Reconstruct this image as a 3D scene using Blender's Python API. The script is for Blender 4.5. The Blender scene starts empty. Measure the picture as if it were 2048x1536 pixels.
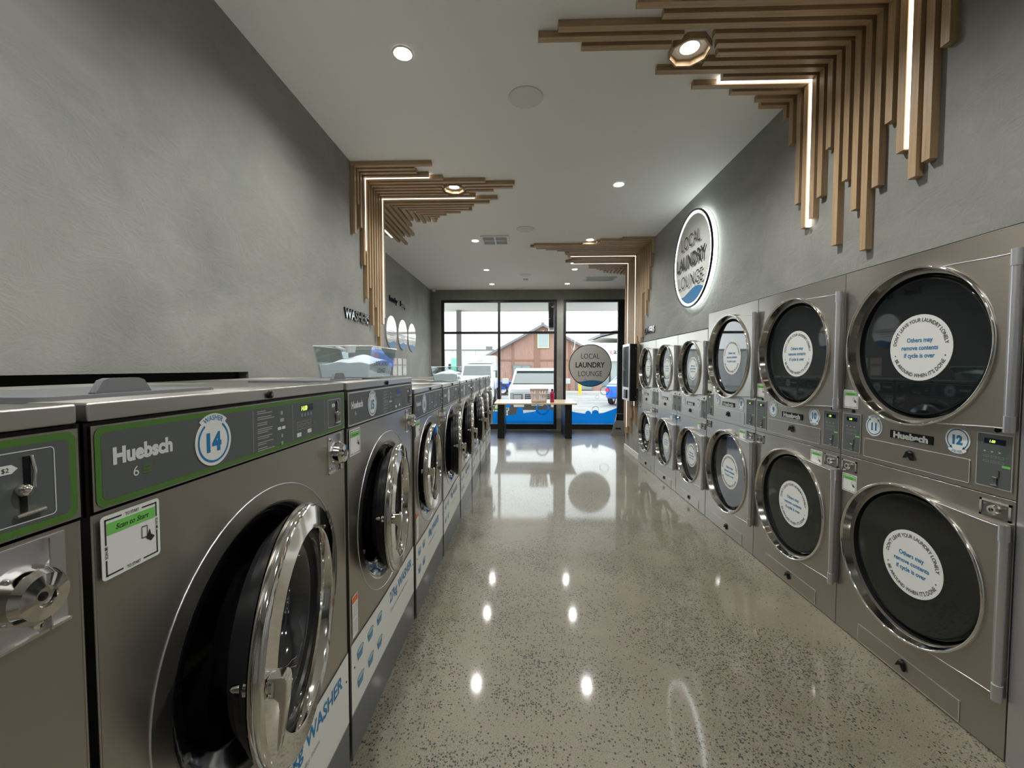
import bpy, math, random
from math import pi, sin, cos, radians as R
from mathutils import Matrix, Vector

random.seed(7)
scn = bpy.context.scene
COL = scn.collection

# ------------------------------------------------------------------ camera, world, exposure
cam_data = bpy.data.cameras.new('camera')
cam_data.sensor_fit = 'HORIZONTAL'; cam_data.sensor_width = 36.0
cam_data.lens = 835.0 / 2048.0 * 36.0
cam_data.clip_start = 0.02; cam_data.clip_end = 400
cam = bpy.data.objects.new('camera', cam_data); COL.objects.link(cam)
cam.location = (0, 0, 1.56)
cam.rotation_euler = (R(90 - 2.263), 0, R(1.645))
scn.camera = cam

world = bpy.data.worlds.new('overcast_sky'); scn.world = world
world.use_nodes = True
WB = world.node_tree.nodes['Background']
WB.inputs[0].default_value = (0.93, 0.965, 1.0, 1)
WB.inputs[1].default_value = 4.6

scn.view_settings.view_transform = 'Standard'
scn.view_settings.look = 'None'
scn.view_settings.exposure = -0.10
scn.view_settings.gamma = 1.0
scn.view_settings.use_curve_mapping = False

LAMP_W = 31.0          # each ceiling downlight
LAMP_COL = (1.0, 0.985, 0.94)
DOWNLIGHTS = [(x, y) for y in (9.77, 8.36, 6.45, 4.53, 2.635, 0.75, -1.1) for x in (-0.75, 1.0)]
CEIL = 3.50

pd = bpy.data.lights.new('window_portal', 'AREA'); pd.shape = 'RECTANGLE'; pd.size = 4.6; pd.size_y = 3.2
pd.cycles.is_portal = True
po = bpy.data.objects.new('window_portal', pd); COL.objects.link(po)
po.location = (0.2, 10.7, 1.65); po.rotation_euler = (R(-90), 0, 0)

# ------------------------------------------------------------------ materials
def srgb(r, g, b):
    def f(c):
        c /= 255.0
        return c / 12.92 if c <= 0.04045 else ((c + 0.055) / 1.055) ** 2.4
    return (f(r), f(g), f(b), 1)

def newmat(name):
    m = bpy.data.materials.new(name); m.use_nodes = True
    nt = m.node_tree
    return m, nt, nt.nodes['Principled BSDF']

def noise(nt, scale, vec=None, detail=4, rough=0.55, stretch=None, dist=0):
    tc = nt.nodes.new('ShaderNodeTexCoord')
    out = tc.outputs['Object']
    if stretch:
        mp = nt.nodes.new('ShaderNodeMapping'); mp.inputs['Scale'].default_value = stretch
        nt.links.new(out, mp.inputs[0]); out = mp.outputs[0]
    n = nt.nodes.new('ShaderNodeTexNoise')
    n.inputs['Scale'].default_value = scale; n.inputs['Detail'].default_value = detail
    n.inputs['Roughness'].default_value = rough; n.inputs['Distortion'].default_value = dist
    nt.links.new(out, n.inputs['Vector'])
    return n

def ramp(nt, src, stops):
    r = nt.nodes.new('ShaderNodeValToRGB')
    el = r.color_ramp.elements
    el[0].position, el[0].color = stops[0][0], stops[0][1]
    el[1].position, el[1].color = stops[-1][0], stops[-1][1]
    for p, c in stops[1:-1]:
        e = el.new(p); e.color = c
    nt.links.new(src, r.inputs[0])
    return r

def bump(nt, b, src, strength, dist=0.01):
    n = nt.nodes.new('ShaderNodeBump'); n.inputs['Strength'].default_value = strength
    n.inputs['Distance'].default_value = dist
    nt.links.new(src, n.inputs['Height']); nt.links.new(n.outputs[0], b.inputs['Normal'])
    return n

def plain(name, col, rough=0.5, metal=0, coat=0, spec=None, coat_rough=0.05):
    m, nt, b = newmat(name)
    b.inputs['Base Color'].default_value = col
    b.inputs['Roughness'].default_value = rough
    b.inputs['Metallic'].default_value = metal
    b.inputs['Coat Weight'].default_value = coat
    b.inputs['Coat Roughness'].default_value = coat_rough
    if spec is not None: b.inputs['Specular IOR Level'].default_value = spec
    return m

def emis(name, col, strength):
    m, nt, b = newmat(name)
    b.inputs['Base Color'].default_value = (0.8, 0.8, 0.8, 1)
    b.inputs['Emission Color'].default_value = col
    b.inputs['Emission Strength'].default_value = strength
    return m

M = {}
# brushed stainless
def steel(name, col, rough, grain):
    m, nt, b = newmat(name)
    b.inputs['Metallic'].default_value = 1
    n = noise(nt, 1.0, stretch=grain, detail=2)
    c0 = tuple(x * 0.988 for x in col[:3]) + (1,)
    rc = ramp(nt, n.outputs[0], [(0.3, c0), (0.7, col)])
    nt.links.new(rc.outputs[0], b.inputs['Base Color'])
    mr = nt.nodes.new('ShaderNodeMapRange')
    mr.inputs['To Min'].default_value = rough - 0.01; mr.inputs['To Max'].default_value = rough + 0.02
    nt.links.new(n.outputs[0], mr.inputs[0]); nt.links.new(mr.outputs[0], b.inputs['Roughness'])
    tg = nt.nodes.new('ShaderNodeTangent'); tg.direction_type = 'RADIAL'; tg.axis = 'Z'
    b.inputs['Anisotropic'].default_value = 0.75; b.inputs['Anisotropic Rotation'].default_value = 0.25; nt.links.new(tg.outputs[0], b.inputs['Tangent'])
    big = noise(nt, 2.6, detail=0)
    bp_ = bump(nt, b, big.outputs[0], 0.22, 0.03)
    return m
M['steel'] = steel('brushed_stainless_steel', (0.475, 0.45, 0.41, 1), 0.29, (4, 4, 900))
M['steel_lid'] = steel('brushed_stainless_lid', (0.55, 0.535, 0.505, 1), 0.30, (4, 700, 700))
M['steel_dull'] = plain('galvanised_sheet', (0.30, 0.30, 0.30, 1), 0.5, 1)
M['chrome'] = plain('polished_chrome', (0.80, 0.78, 0.75, 1), 0.06, 1)
M['darkchrome'] = plain('pressed_steel_cone', (0.42, 0.41, 0.395, 1), 0.09, 1)
M['speaker'] = plain('speaker_grille_cloth', (0.62, 0.62, 0.60, 1), 0.7)
M['alu'] = plain('anodised_aluminium', (0.70, 0.70, 0.75, 1), 0.34, 1)
M['black'] = plain('black_rubber', (0.008, 0.008, 0.009, 1), 0.30, spec=0.22)
M['blackgloss'] = plain('black_gloss_plastic', (0.008, 0.008, 0.009, 1), 0.12, coat=0.4)
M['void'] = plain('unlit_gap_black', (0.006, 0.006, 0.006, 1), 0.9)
M['drum'] = plain('drum_steel', (0.35, 0.34, 0.33, 1), 0.3, 1)
M['panel'] = plain('grey_control_overlay', (0.075, 0.083, 0.083, 1), 0.42)
M['green'] = plain('green_overlay_border', srgb(68, 106, 42), 0.4)
M['green_sheen'] = plain('green_border_painted_sheen', (.50, .56, .46, 1), 0.4)  # same green border, its grazing gloss painted in as a paler colour
M['brightgreen'] = plain('scan_label_green', srgb(105, 180, 85), 0.45)
M['white'] = plain('white_vinyl', (0.62, 0.635, 0.615, 1), 0.4)
M['offwhite'] = plain('off_white_vinyl', (0.60, 0.61, 0.58, 1), 0.45)
M['blue'] = plain('logo_blue', srgb(28, 108, 158), 0.4)
M['ink'] = plain('black_ink', (0.012, 0.012, 0.012, 1), 0.45)
M['greyink'] = plain('grey_ink', (0.30, 0.31, 0.31, 1), 0.5)
M['silverink'] = plain('silver_ink', (0.55, 0.56, 0.57, 1), 0.4)
M['lcd'] = emis('green_segment_glow', (0.55, 1.0, 0.02, 1), 3.0)
M['lcdback'] = plain('display_window', (0.01, 0.012, 0.03, 1), 0.15)
M['plinth'] = plain('grey_plinth_paint', (0.105, 0.11, 0.118, 1), 0.35, coat=0.1)
M['greyplastic'] = plain('grey_moulded_plastic', (0.13, 0.135, 0.145, 1), 0.5)
M['orange'] = plain('orange_warning_ink', srgb(215, 95, 40), 0.5)
M['basketblue'] = plain('basket_icon_blue', srgb(60, 115, 150), 0.45)
M['basketlight'] = plain('basket_icon_light', srgb(150, 175, 180), 0.45)
M['darkglass'] = plain('dark_door_glass', (0.006, 0.009, 0.010, 1), 0.03, spec=0.5, coat=0.35, coat_rough=0.02)
M['bowlglass'] = plain('smoked_bowl_glass', (0.015, 0.016, 0.018, 1), 0.04, coat=1)
M['frame'] = plain('black_window_frame', (0.012, 0.012, 0.012, 1), 0.4)
M['whiteplastic'] = plain('white_plastic', (0.65, 0.65, 0.64, 1), 0.4)
M['halo'] = emis('white_sign_led', (0.90, 1.0, 0.98, 1), 9.0)
M['led'] = emis('warm_led_strip', (1.0, 0.93, 0.80, 1), 3.6)
M['lens'] = emis('downlight_lens', (1.0, 0.96, 0.88, 1), 45.0)
M['screen'] = plain('terminal_screen', (0.02, 0.03, 0.04, 1), 0.08, coat=0.3)

def plaster():
    m, nt, b = newmat('grey_trowelled_plaster')
    n1 = noise(nt, 1.1, detail=6, rough=0.62, stretch=(1, 0.8, 1.2), dist=0.8)
    c = ramp(nt, n1.outputs[0], [(0.28, (0.178, 0.184, 0.168, 1)), (0.5, (0.225, 0.230, 0.212, 1)), (0.74, (0.305, 0.302, 0.282, 1))])
    nt.links.new(c.outputs[0], b.inputs['Base Color'])
    b.inputs['Roughness'].default_value = 0.62
    n2 = noise(nt, 7, detail=10, rough=0.75, stretch=(1, 0.8, 1.25), dist=1.0)
    bump(nt, b, n2.outputs[0], 0.38, 0.02)
    return m
M['plaster'] = plaster()
def ceilmat():
    m, nt, b = newmat('painted_ceiling')
    n = noise(nt, 60, detail=2)
    b.inputs['Base Color'].default_value = (0.74, 0.74, 0.715, 1)
    b.inputs['Roughness'].default_value = 0.7
    bump(nt, b, n.outputs[0], 0.05, 0.004)
    return m
M['ceiling'] = ceilmat()

def floormat():
    m, nt, b = newmat('polished_aggregate_concrete')
    L = nt.links
    n1 = noise(nt, 0.9, detail=5, rough=0.6, dist=0.4)
    base = ramp(nt, n1.outputs[0], [(0.3, (0.118, 0.103, 0.074, 1)), (0.55, (0.150, 0.132, 0.096, 1)), (0.75, (0.185, 0.163, 0.123, 1))])
    tc = nt.nodes.new('ShaderNodeTexCoord')
    # fine sand grain
    n3 = noise(nt, 180, detail=2)
    grain = ramp(nt, n3.outputs[0], [(0.35, (0.80, 0.80, 0.80, 1)), (0.65, (1.12, 1.12, 1.12, 1))])
    mg = nt.nodes.new('ShaderNodeMix'); mg.data_type = 'RGBA'; mg.blend_type = 'MULTIPLY'; mg.inputs[0].default_value = 1
    L.new(base.outputs[0], mg.inputs[6]); L.new(grain.outputs[0], mg.inputs[7])
    col = mg.outputs[2]
    # exposed stones, thick in drifting patches
    patch = noise(nt, 1.35, detail=3, rough=0.6, dist=0.6)
    for scale, lo, hi, thr, dark in ((92, 0.38, 0.60, 0.32, (0.008, 0.015, 0.013, 1)), (230, 0.32, 0.62, 0.28, (0.035, 0.034, 0.026, 1))):
        v = nt.nodes.new('ShaderNodeTexVoronoi'); v.inputs['Scale'].default_value = scale
        v.inputs['Randomness'].default_value = 1
        L.new(tc.outputs['Object'], v.inputs['Vector'])
        sep = nt.nodes.new('ShaderNodeSeparateColor'); L.new(v.outputs['Color'], sep.inputs[0])
        # presence: random < patch density
        mr = nt.nodes.new('ShaderNodeMapRange'); mr.inputs['From Min'].default_value = lo; mr.inputs['From Max'].default_value = hi
        mr.inputs['To Min'].default_value = 0.03; mr.inputs['To Max'].default_value = 0.72
        L.new(patch.outputs[0], mr.inputs[0])
        lt = nt.nodes.new('ShaderNodeMath'); lt.operation = 'LESS_THAN'
        L.new(sep.outputs[0], lt.inputs[0]); L.new(mr.outputs[0], lt.inputs[1])
        # size varies with second random channel
        sz = nt.nodes.new('ShaderNodeMath'); sz.operation = 'MULTIPLY_ADD'; sz.inputs[1].default_value = 0.28; sz.inputs[2].default_value = thr - 0.08
        L.new(sep.outputs[1], sz.inputs[0])
        sm = nt.nodes.new('ShaderNodeMath'); sm.operation = 'LESS_THAN'
        L.new(v.outputs['Distance'], sm.inputs[0]); L.new(sz.outputs[0], sm.inputs[1])
        an = nt.nodes.new('ShaderNodeMath'); an.operation = 'MULTIPLY'
        L.new(lt.outputs[0], an.inputs[0]); L.new(sm.outputs[0], an.inputs[1])
        fa = nt.nodes.new('ShaderNodeMath'); fa.operation = 'MULTIPLY'; fa.inputs[1].default_value = 0.97
        L.new(an.outputs[0], fa.inputs[0])
        mx = nt.nodes.new('ShaderNodeMix'); mx.data_type = 'RGBA'
        L.new(fa.outputs[0], mx.inputs[0]); L.new(col, mx.inputs[6]); mx.inputs[7].default_value = dark
        col = mx.outputs[2]
    L.new(col, b.inputs['Base Color'])
    b.inputs['Roughness'].default_value = 0.42
    b.inputs['Specular IOR Level'].default_value = 0.25
    b.inputs['Coat Weight'].default_value = 0.55
    b.inputs['Coat Roughness'].default_value = 0.065
    return m
M['floor'] = floormat()

def wood(name, stretch, c0, c1, c2, rough=0.45, sc=1.0):
    m, nt, b = newmat(name)
    n = noise(nt, sc, detail=6, rough=0.7, stretch=stretch, dist=0.5)
    oi = nt.nodes.new('ShaderNodeObjectInfo')
    c = ramp(nt, n.outputs[0], [(0.28, c0), (0.5, c1), (0.72, c2)])
    hs = nt.nodes.new('ShaderNodeHueSaturation')
    mr = nt.nodes.new('ShaderNodeMapRange'); mr.inputs['To Min'].default_value = 0.88; mr.inputs['To Max'].default_value = 1.14
    nt.links.new(oi.outputs['Random'], mr.inputs[0]); nt.links.new(mr.outputs[0], hs.inputs['Value'])
    nt.links.new(c.outputs[0], hs.inputs['Color']); nt.links.new(hs.outputs[0], b.inputs['Base Color'])
    b.inputs['Roughness'].default_value = rough
    bump(nt, b, n.outputs[0], 0.15, 0.003)
    return m
BW = ((0.24, 0.155, 0.080, 1), (0.36, 0.245, 0.138, 1), (0.45, 0.32, 0.19, 1))
M['wood_x'] = wood('batten_timber_across', (3, 120, 120), *BW)
M['wood_y'] = wood('batten_timber_along', (120, 3, 120), *BW)
M['wood_z'] = wood('batten_timber_upright', (120, 120, 3), *BW)
M['table_wood'] = wood('pale_timber_table_top', (3, 60, 60), (0.42, 0.30, 0.19, 1), (0.55, 0.42, 0.28, 1), (0.62, 0.50, 0.36, 1), 0.35)

def glassmat(name, tint, refl=0.09):
    m = bpy.data.materials.new(name); m.use_nodes = True; nt = m.node_tree; nt.nodes.clear()
    o = nt.nodes.new('ShaderNodeOutputMaterial'); t = nt.nodes.new('ShaderNodeBsdfTransparent'); g = nt.nodes.new('ShaderNodeBsdfGlossy')
    t.inputs[0].default_value = tint; g.inputs['Roughness'].default_value = 0.01; g.inputs[0].default_value = (1, 1, 1, 1)
    lw = nt.nodes.new('ShaderNodeLayerWeight'); lw.inputs[0].default_value = 0.5
    pw = nt.nodes.new('ShaderNodeMath'); pw.operation = 'POWER'; pw.inputs[1].default_value = 4.0
    nt.links.new(lw.outputs['Facing'], pw.inputs[0])
    fr = nt.nodes.new('ShaderNodeMath'); fr.operation = 'MULTIPLY_ADD'; fr.inputs[1].default_value = 0.7; fr.inputs[2].default_value = refl * 0.4
    nt.links.new(pw.outputs[0], fr.inputs[0])
    mx = nt.nodes.new('ShaderNodeMixShader')
    nt.links.new(fr.outputs[0], mx.inputs[0]); nt.links.new(t.outputs[0], mx.inputs[1]); nt.links.new(g.outputs[0], mx.inputs[2])
    nt.links.new(mx.outputs[0], o.inputs[0])
    return m
M['glass'] = glassmat('window_glass', (0.96, 0.985, 0.975, 1))
M['acrylic'] = glassmat('clear_acrylic', (0.86, 0.90, 0.91, 1))

M['mirrorletter'] = plain('mirror_black_acrylic', (0.05, 0.05, 0.055, 1), .10, coat=1, coat_rough=.03)
M['glosswhite'] = plain('gloss_white_acrylic', (.78, .79, .78, 1), .08, coat=1, coat_rough=.03)
M['powder'] = plain('white_washing_powder', (.74, .76, .80, 1), .8)
M['blackleg'] = plain('black_laminate', (.006, .006, .006, 1), .4)
M['basket'] = plain('pale_pink_plastic', (.62, .54, .52, 1), .45)
M['magenta'] = plain('magenta_plastic', srgb(170, 25, 75), .25, coat=.5); M['capdark'] = plain('dark_cap', (.05, .01, .025, 1), .3)
M['bin'] = plain('grey_bin_plastic', (.20, .195, .185, 1), .5)
M['deepblue'] = plain('deep_blue_vinyl', srgb(38, 88, 145), .4)
M['frost'] = plain('frosted_grey_vinyl', (.36, .36, .34, 1), .6)
M['blue2'] = plain('logo_wave_blue', srgb(30, 95, 140), .5)
M['path'] = plain('footpath_concrete', (.42, .41, .39, 1), .8)
M['grass'] = plain('grass_green', (.10, .17, .05, 1), .9)
M['soffit'] = plain('painted_soffit', (.66, .65, .62, 1), .7)
M['post'] = plain('grey_painted_steel', (.15, .14, .13, 1), .5)
M['carwhite'] = plain('white_car_paint', (.72, .74, .75, 1), .25, coat=.8)
M['carblue'] = plain('blue_car_paint', srgb(25, 60, 150), .25, coat=.8)
M['carbright'] = plain('bright_blue_car_paint', srgb(25, 95, 200), .25, coat=.8)
M['tyre'] = plain('tyre_rubber', (.015, .015, .015, 1), .8)
M['carglass'] = plain('car_window_glass', (.035, .05, .05, 1), .08, coat=1)
M['lamp'] = plain('headlamp_lens', (.45, .47, .48, 1), .1, coat=1)
M['redlamp'] = plain('tail_lamp_lens', (.55, .03, .03, 1), .2, coat=1)
M['bumper'] = plain('dark_bumper_plastic', (.07, .068, .065, 1), .6)
M['truckgrey'] = plain('pale_grey_panel', (.50, .52, .54, 1), .5)
M['cladding'] = wood('rust_timber_cladding', (26, 26, 1.2), (.21, .115, .085, 1), (.30, .175, .135, 1), (.38, .235, .18, 1), .75)
M['cladtrim'] = plain('darker_timber_trim', (.20, .105, .075, 1), .7)
M['roofgrey'] = plain('grey_metal_roof', (.14, .145, .15, 1), .6)
M['limeframe'] = plain('lime_window_frame', (.42, .56, .30, 1), .6)
M['shopglass'] = plain('shop_glass', (.20, .25, .25, 1), .1, coat=1)
M['warehouse'] = plain('pale_warehouse_panels', (.56, .57, .57, 1), .8)
M['mint'] = plain('mint_green_panel', srgb(120, 200, 165), .7)
M['canopy'] = plain('cream_fascia', (.52, .50, .46, 1), .7)
M['pink'] = plain('pink_sign_paint', srgb(225, 60, 130), .5)
M['whitefascia'] = plain('white_fascia', (.66, .66, .65, 1), .6)
M['yellow'] = plain('yellow_bollard_paint', srgb(240, 170, 30), .5)
for k, c_ in enumerate(((.62, .50, .48, 1), (.66, .66, .72, 1), (.50, .52, .52, 1))): M['leaf%d' % k] = plain('printed_leaflet_%d' % k, c_, .5)

def vinyl(name, col, trans):
    m, nt, b = newmat(name); b.inputs['Base Color'].default_value = col; b.inputs['Roughness'].default_value = .4
    t = nt.nodes.new('ShaderNodeBsdfTranslucent'); t.inputs[0].default_value = trans
    ad = nt.nodes.new('ShaderNodeAddShader'); o = nt.nodes['Material Output']
    nt.links.new(b.outputs[0], ad.inputs[0]); nt.links.new(t.outputs[0], ad.inputs[1]); nt.links.new(ad.outputs[0], o.inputs[0])
    return m
M['waveblue'] = vinyl('bright_blue_window_vinyl', srgb(0, 115, 215), (0.0, .06, .18, 1))

# ------------------------------------------------------------------ mesh helpers
_tc = {}
def text2d(s, size=1.0, bold=0.0, cond=1.0, slant=0.0, spacing=1.0):
    key = (s, bold, spacing)
    if key not in _tc:
        cu = bpy.data.curves.new('t', 'FONT'); cu.body = s; cu.size = 1.0; cu.offset = bold
        cu.space_character = spacing; cu.resolution_u = 3
        ob = bpy.data.objects.new('t', cu); COL.objects.link(ob)
        bpy.context.view_layer.update()
        me = bpy.data.meshes.new_from_object(ob.evaluated_get(bpy.context.evaluated_depsgraph_get()))
        vs = [(v.co.x, v.co.y) for v in me.vertices]; fs = [tuple(p.vertices) for p in me.polygons]
        bpy.data.objects.remove(ob); bpy.data.curves.remove(cu); bpy.data.meshes.remove(me)
        if vs:
            x0 = min(v[0] for v in vs); x1 = max(v[0] for v in vs); cx = (x0 + x1) / 2
            vs = [(x - cx, y) for x, y in vs]
        _tc[key] = (vs, fs)
    vs, fs = _tc[key]
    k = size / 0.73          # size = capital height
    return [(x * k * cond + y * k * slant, y * k) for x, y in vs], fs

class MB:
    def __init__(s):
        s.v = []; s.f = []; s.m = []; s.sm = []; s.mats = []; s.M = Matrix.Identity(4)
    def mi(s, m):
        if m not in s.mats: s.mats.append(m)
        return s.mats.index(m)
    def add(s, vs, fs, m, smooth=False):
        b = len(s.v); i = s.mi(m)
        for v in vs: s.v.append(tuple(s.M @ Vector(v)))
        for f in fs: s.f.append(tuple(b + k for k in f)); s.m.append(i); s.sm.append(smooth)
        return s
    def box(s, a, b, m):
        x0, y0, z0 = a; x1, y1, z1 = b
        if x0 > x1: x0, x1 = x1, x0
        if y0 > y1: y0, y1 = y1, y0
        if z0 > z1: z0, z1 = z1, z0
        vs = [(x0,y0,z0),(x1,y0,z0),(x1,y1,z0),(x0,y1,z0),(x0,y0,z1),(x1,y0,z1),(x1,y1,z1),(x0,y1,z1)]
        return s.add(vs, [(0,3,2,1),(4,5,6,7),(0,1,5,4),(1,2,6,5),(2,3,7,6),(3,0,4,7)], m)
    def prism(s, pts, to3, d0, d1, m, smooth=False):
        # pts: 2-D outline; to3(u,v,d) -> 3-D
        n = len(pts)
        vs = [to3(u, v, d0) for u, v in pts] + [to3(u, v, d1) for u, v in pts]
        s.add(vs, [tuple(range(n)), tuple(range(2*n-1, n-1, -1))], m)
        return s.add(vs, [(i, n+i, n+(i+1) % n, (i+1) % n) for i in range(n)], m, smooth)
    def lathe(s, prof, c, axis, m, seg=48, a0=0, a1=2*pi, smoothprof=False, capped=False):
        # prof (r, h) ; h along axis
        full = abs(a1 - a0 - 2*pi) < 1e-6
        n = seg if full else seg + 1
        def P(r, h, a):
            u, v = r*cos(a), r*sin(a)
            if axis == 'y': return (c[0]+u, c[1]+h, c[2]+v)
            if axis == 'x': return (c[0]+h, c[1]+u, c[2]+v)
            return (c[0]+u, c[1]+v, c[2]+h)
        ang = [a0 + (a1-a0)*i/seg for i in range(n)]
        if smoothprof:
            vs = [P(r, h, a) for r, h in prof for a in ang]
            fs = []
            for j in range(len(prof)-1):
                for i in range(seg):
                    k = (i+1) % n
                    fs.append((j*n+i, j*n+k, (j+1)*n+k, (j+1)*n+i))
            s.add(vs, fs, m, True)
        else:
            for j in range(len(prof)-1):
                (r0, h0), (r1, h1) = prof[j], prof[j+1]
                vs = [P(r0, h0, a) for a in ang] + [P(r1, h1, a) for a in ang]
                fs = [(i, (i+1) % n, n+(i+1) % n, n+i) for i in range(seg)]
                s.add(vs, fs, m, True)
        return s
    def disc(s, c, r, axis, m, seg=40, ry=None):
        ry = ry or r
        def P(a):
            u, v = r*cos(a), ry*sin(a)
            return {'y': (c[0]+u, c[1], c[2]+v), 'x': (c[0], c[1]+u, c[2]+v), 'z': (c[0]+u, c[1]+v, c[2])}[axis]
        return s.add([P(2*pi*i/seg) for i in range(seg)], [tuple(range(seg))], m)
    def tube(s, path, rad, m, seg=10, caps=True):
        # path list of Vectors; rad number or list
        path = [Vector(p) for p in path]; n = len(path)
        rad = [rad]*n if not isinstance(rad, (list, tuple)) else rad
        vs = []; prev = None
        for i, p in enumerate(path):
            d = (path[min(i+1, n-1)] - path[max(i-1, 0)]).normalized()
            if prev is None:
                up = Vector((0, 0, 1)) if abs(d.z) < 0.9 else Vector((1, 0, 0))
                x = d.cross(up).normalized()
            else:
                x = (prev - d * prev.dot(d)).normalized()
            y = d.cross(x); prev = x
            for k in range(seg):
                a = 2*pi*k/seg
                vs.append(tuple(p + (x*cos(a) + y*sin(a)) * rad[i]))
        fs = [(i*seg+k, i*seg+(k+1) % seg, (i+1)*seg+(k+1) % seg, (i+1)*seg+k) for i in range(n-1) for k in range(seg)]
        s.add(vs, fs, m, True)
        if caps: s.add(vs[:seg], [tuple(range(seg-1, -1, -1))], m); s.add(vs[-seg:], [tuple(range(seg))], m)
        return s
    def text(s, t, at, m, size, bold=0.0, cond=1.0, slant=0.0, spacing=1.0, align='c', rot=0.0):
        # at(u, v) -> 3-D, text drawn about the origin, baseline centred vertically on v=0
        vs, fs = text2d(t, size, bold, cond, slant, spacing)
        if not vs: return s
        w = max(v[0] for v in vs)
        dx = {'c': 0, 'l': w, 'r': -w}[align]
        ca, sa = cos(rot), sin(rot)
        out = []
        for x, y in vs:
            x += dx; y -= size/2
            out.append(at(x*ca - y*sa, x*sa + y*ca))
        return s.add(out, fs, m)
    def arctext(s, t, at, m, size, rad, mid, bottom=False, bold=0.0, cond=1.0, spacing=1.0):
        # mid = angle (clockwise from top) of the text's middle; rad = radius of the letters' mid height
        vs, fs = text2d(t, size, bold, cond, 0, spacing)
        out = []
        for x, y in vs:
            y -= size/2
            if not bottom:
                a = mid + x/rad; out.append(at((rad+y)*sin(a), (rad+y)*cos(a)))
            else:
                a = mid - x/rad; out.append(at((rad-y)*sin(a), (rad-y)*cos(a)))
        return s.add(out, fs, m)
    def arcband(s, at, m, r0, r1, a0, a1, seg=30):
        vs = []
        for i in range(seg+1):
            a = a0 + (a1-a0)*i/seg
            vs += [at(r0*sin(a), r0*cos(a)), at(r1*sin(a), r1*cos(a))]
        return s.add(vs, [(2*i, 2*i+1, 2*i+3, 2*i+2) for i in range(seg)], m)
    def build(s, name, parent=None, bevel=0, seg=2, loc=None, label=None):
        me = bpy.data.meshes.new(name)
        me.from_pydata(s.v, [], s.f)
        for m in s.mats: me.materials.append(M[m])
        for p, i, sm in zip(me.polygons, s.m, s.sm):
            p.material_index = i; p.use_smooth = sm or bevel > 0
        me.update()
        ob = bpy.data.objects.new(name, me); COL.objects.link(ob)
        if parent: ob.parent = parent
        if loc: ob.location = loc
        if label: ob['label'] = label
        if bevel:
            b = ob.modifiers.new('bevel', 'BEVEL'); b.width = bevel; b.segments = seg
            b.limit_method = 'ANGLE'; b.angle_limit = R(40); b.harden_normals = True
        return ob

def tag(o, label=None, cat=None, group=None, kind=None):
    if label: o['label'] = label
    if cat: o['category'] = cat
    if group: o['group'] = group
    if kind: o['kind'] = kind
    return o
def thing(name, label, cat, loc=(0, 0, 0), rotz=0, group=None):
    o = bpy.data.objects.new(name, None); COL.objects.link(o)
    o.location = loc; o.rotation_euler = (0, 0, rotz); o.empty_display_size = 0.1
    return tag(o, label, cat, group)
def struct(name, mb, bevel=0, label=None, parent=None):
    o = mb.build(name, parent, bevel); 
    if not parent: o['kind'] = 'structure'
    if label: o['label'] = label
    return o
def rrect(x0, z0, x1, z1, r, n=5):
    pts = []
    for cx, cz, a in ((x1-r, z1-r, 0), (x0+r, z1-r, pi/2), (x0+r, z0+r, pi), (x1-r, z0+r, 1.5*pi)):
        for i in range(n+1):
            t = a + pi/2*i/n; pts.append((cx+r*cos(t), cz+r*sin(t)))
    return pts
def front(y):           # outline in x,z placed on plane y
    return lambda u, v: (u, y, v)
XZ = lambda u, v, d: (u, d, v)
def face(mb, pts, y, m):
    return mb.add([(u, y, v) for u, v in pts], [tuple(range(len(pts)))], m)
def band(mb, x0, z0, x1, z1, r, t, y, m):     # rounded outline band, t wide inside
    a = rrect(x0, z0, x1, z1, r); b = rrect(x0+t, z0+t, x1-t, z1-t, max(r-t, 0.0005)); n = len(a)
    return mb.add([(u, y, v) for u, v in a+b], [(i, (i+1) % n, n+(i+1) % n, n+i) for i in range(n)], m)
def holed(mb, x0, z0, x1, z1, holes, y, m, seg=48):
    # a rectangle with one round hole (cx, cz, r)
    cx, cz, r = holes
    ang = [2*pi*i/seg for i in range(seg)] + [math.atan2(zz-cz, xx-cx) % (2*pi) for xx in (x0, x1) for zz in (z0, z1)]
    ang = sorted(set(round(a, 6) for a in ang)); n = len(ang); inn = []; out = []
    for a in ang:
        c, s_ = cos(a), sin(a); inn.append((cx+r*c, y, cz+r*s_))
        ts = []
        if c > 1e-9: ts.append((x1-cx)/c)
        if c < -1e-9: ts.append((x0-cx)/c)
        if s_ > 1e-9: ts.append((z1-cz)/s_)
        if s_ < -1e-9: ts.append((z0-cz)/s_)
        t = min(ts); out.append((cx+t*c, y, cz+t*s_))
    return mb.add(inn+out, [(i, n+i, n+(i+1) % n, (i+1) % n) for i in range(n)], m)

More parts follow.
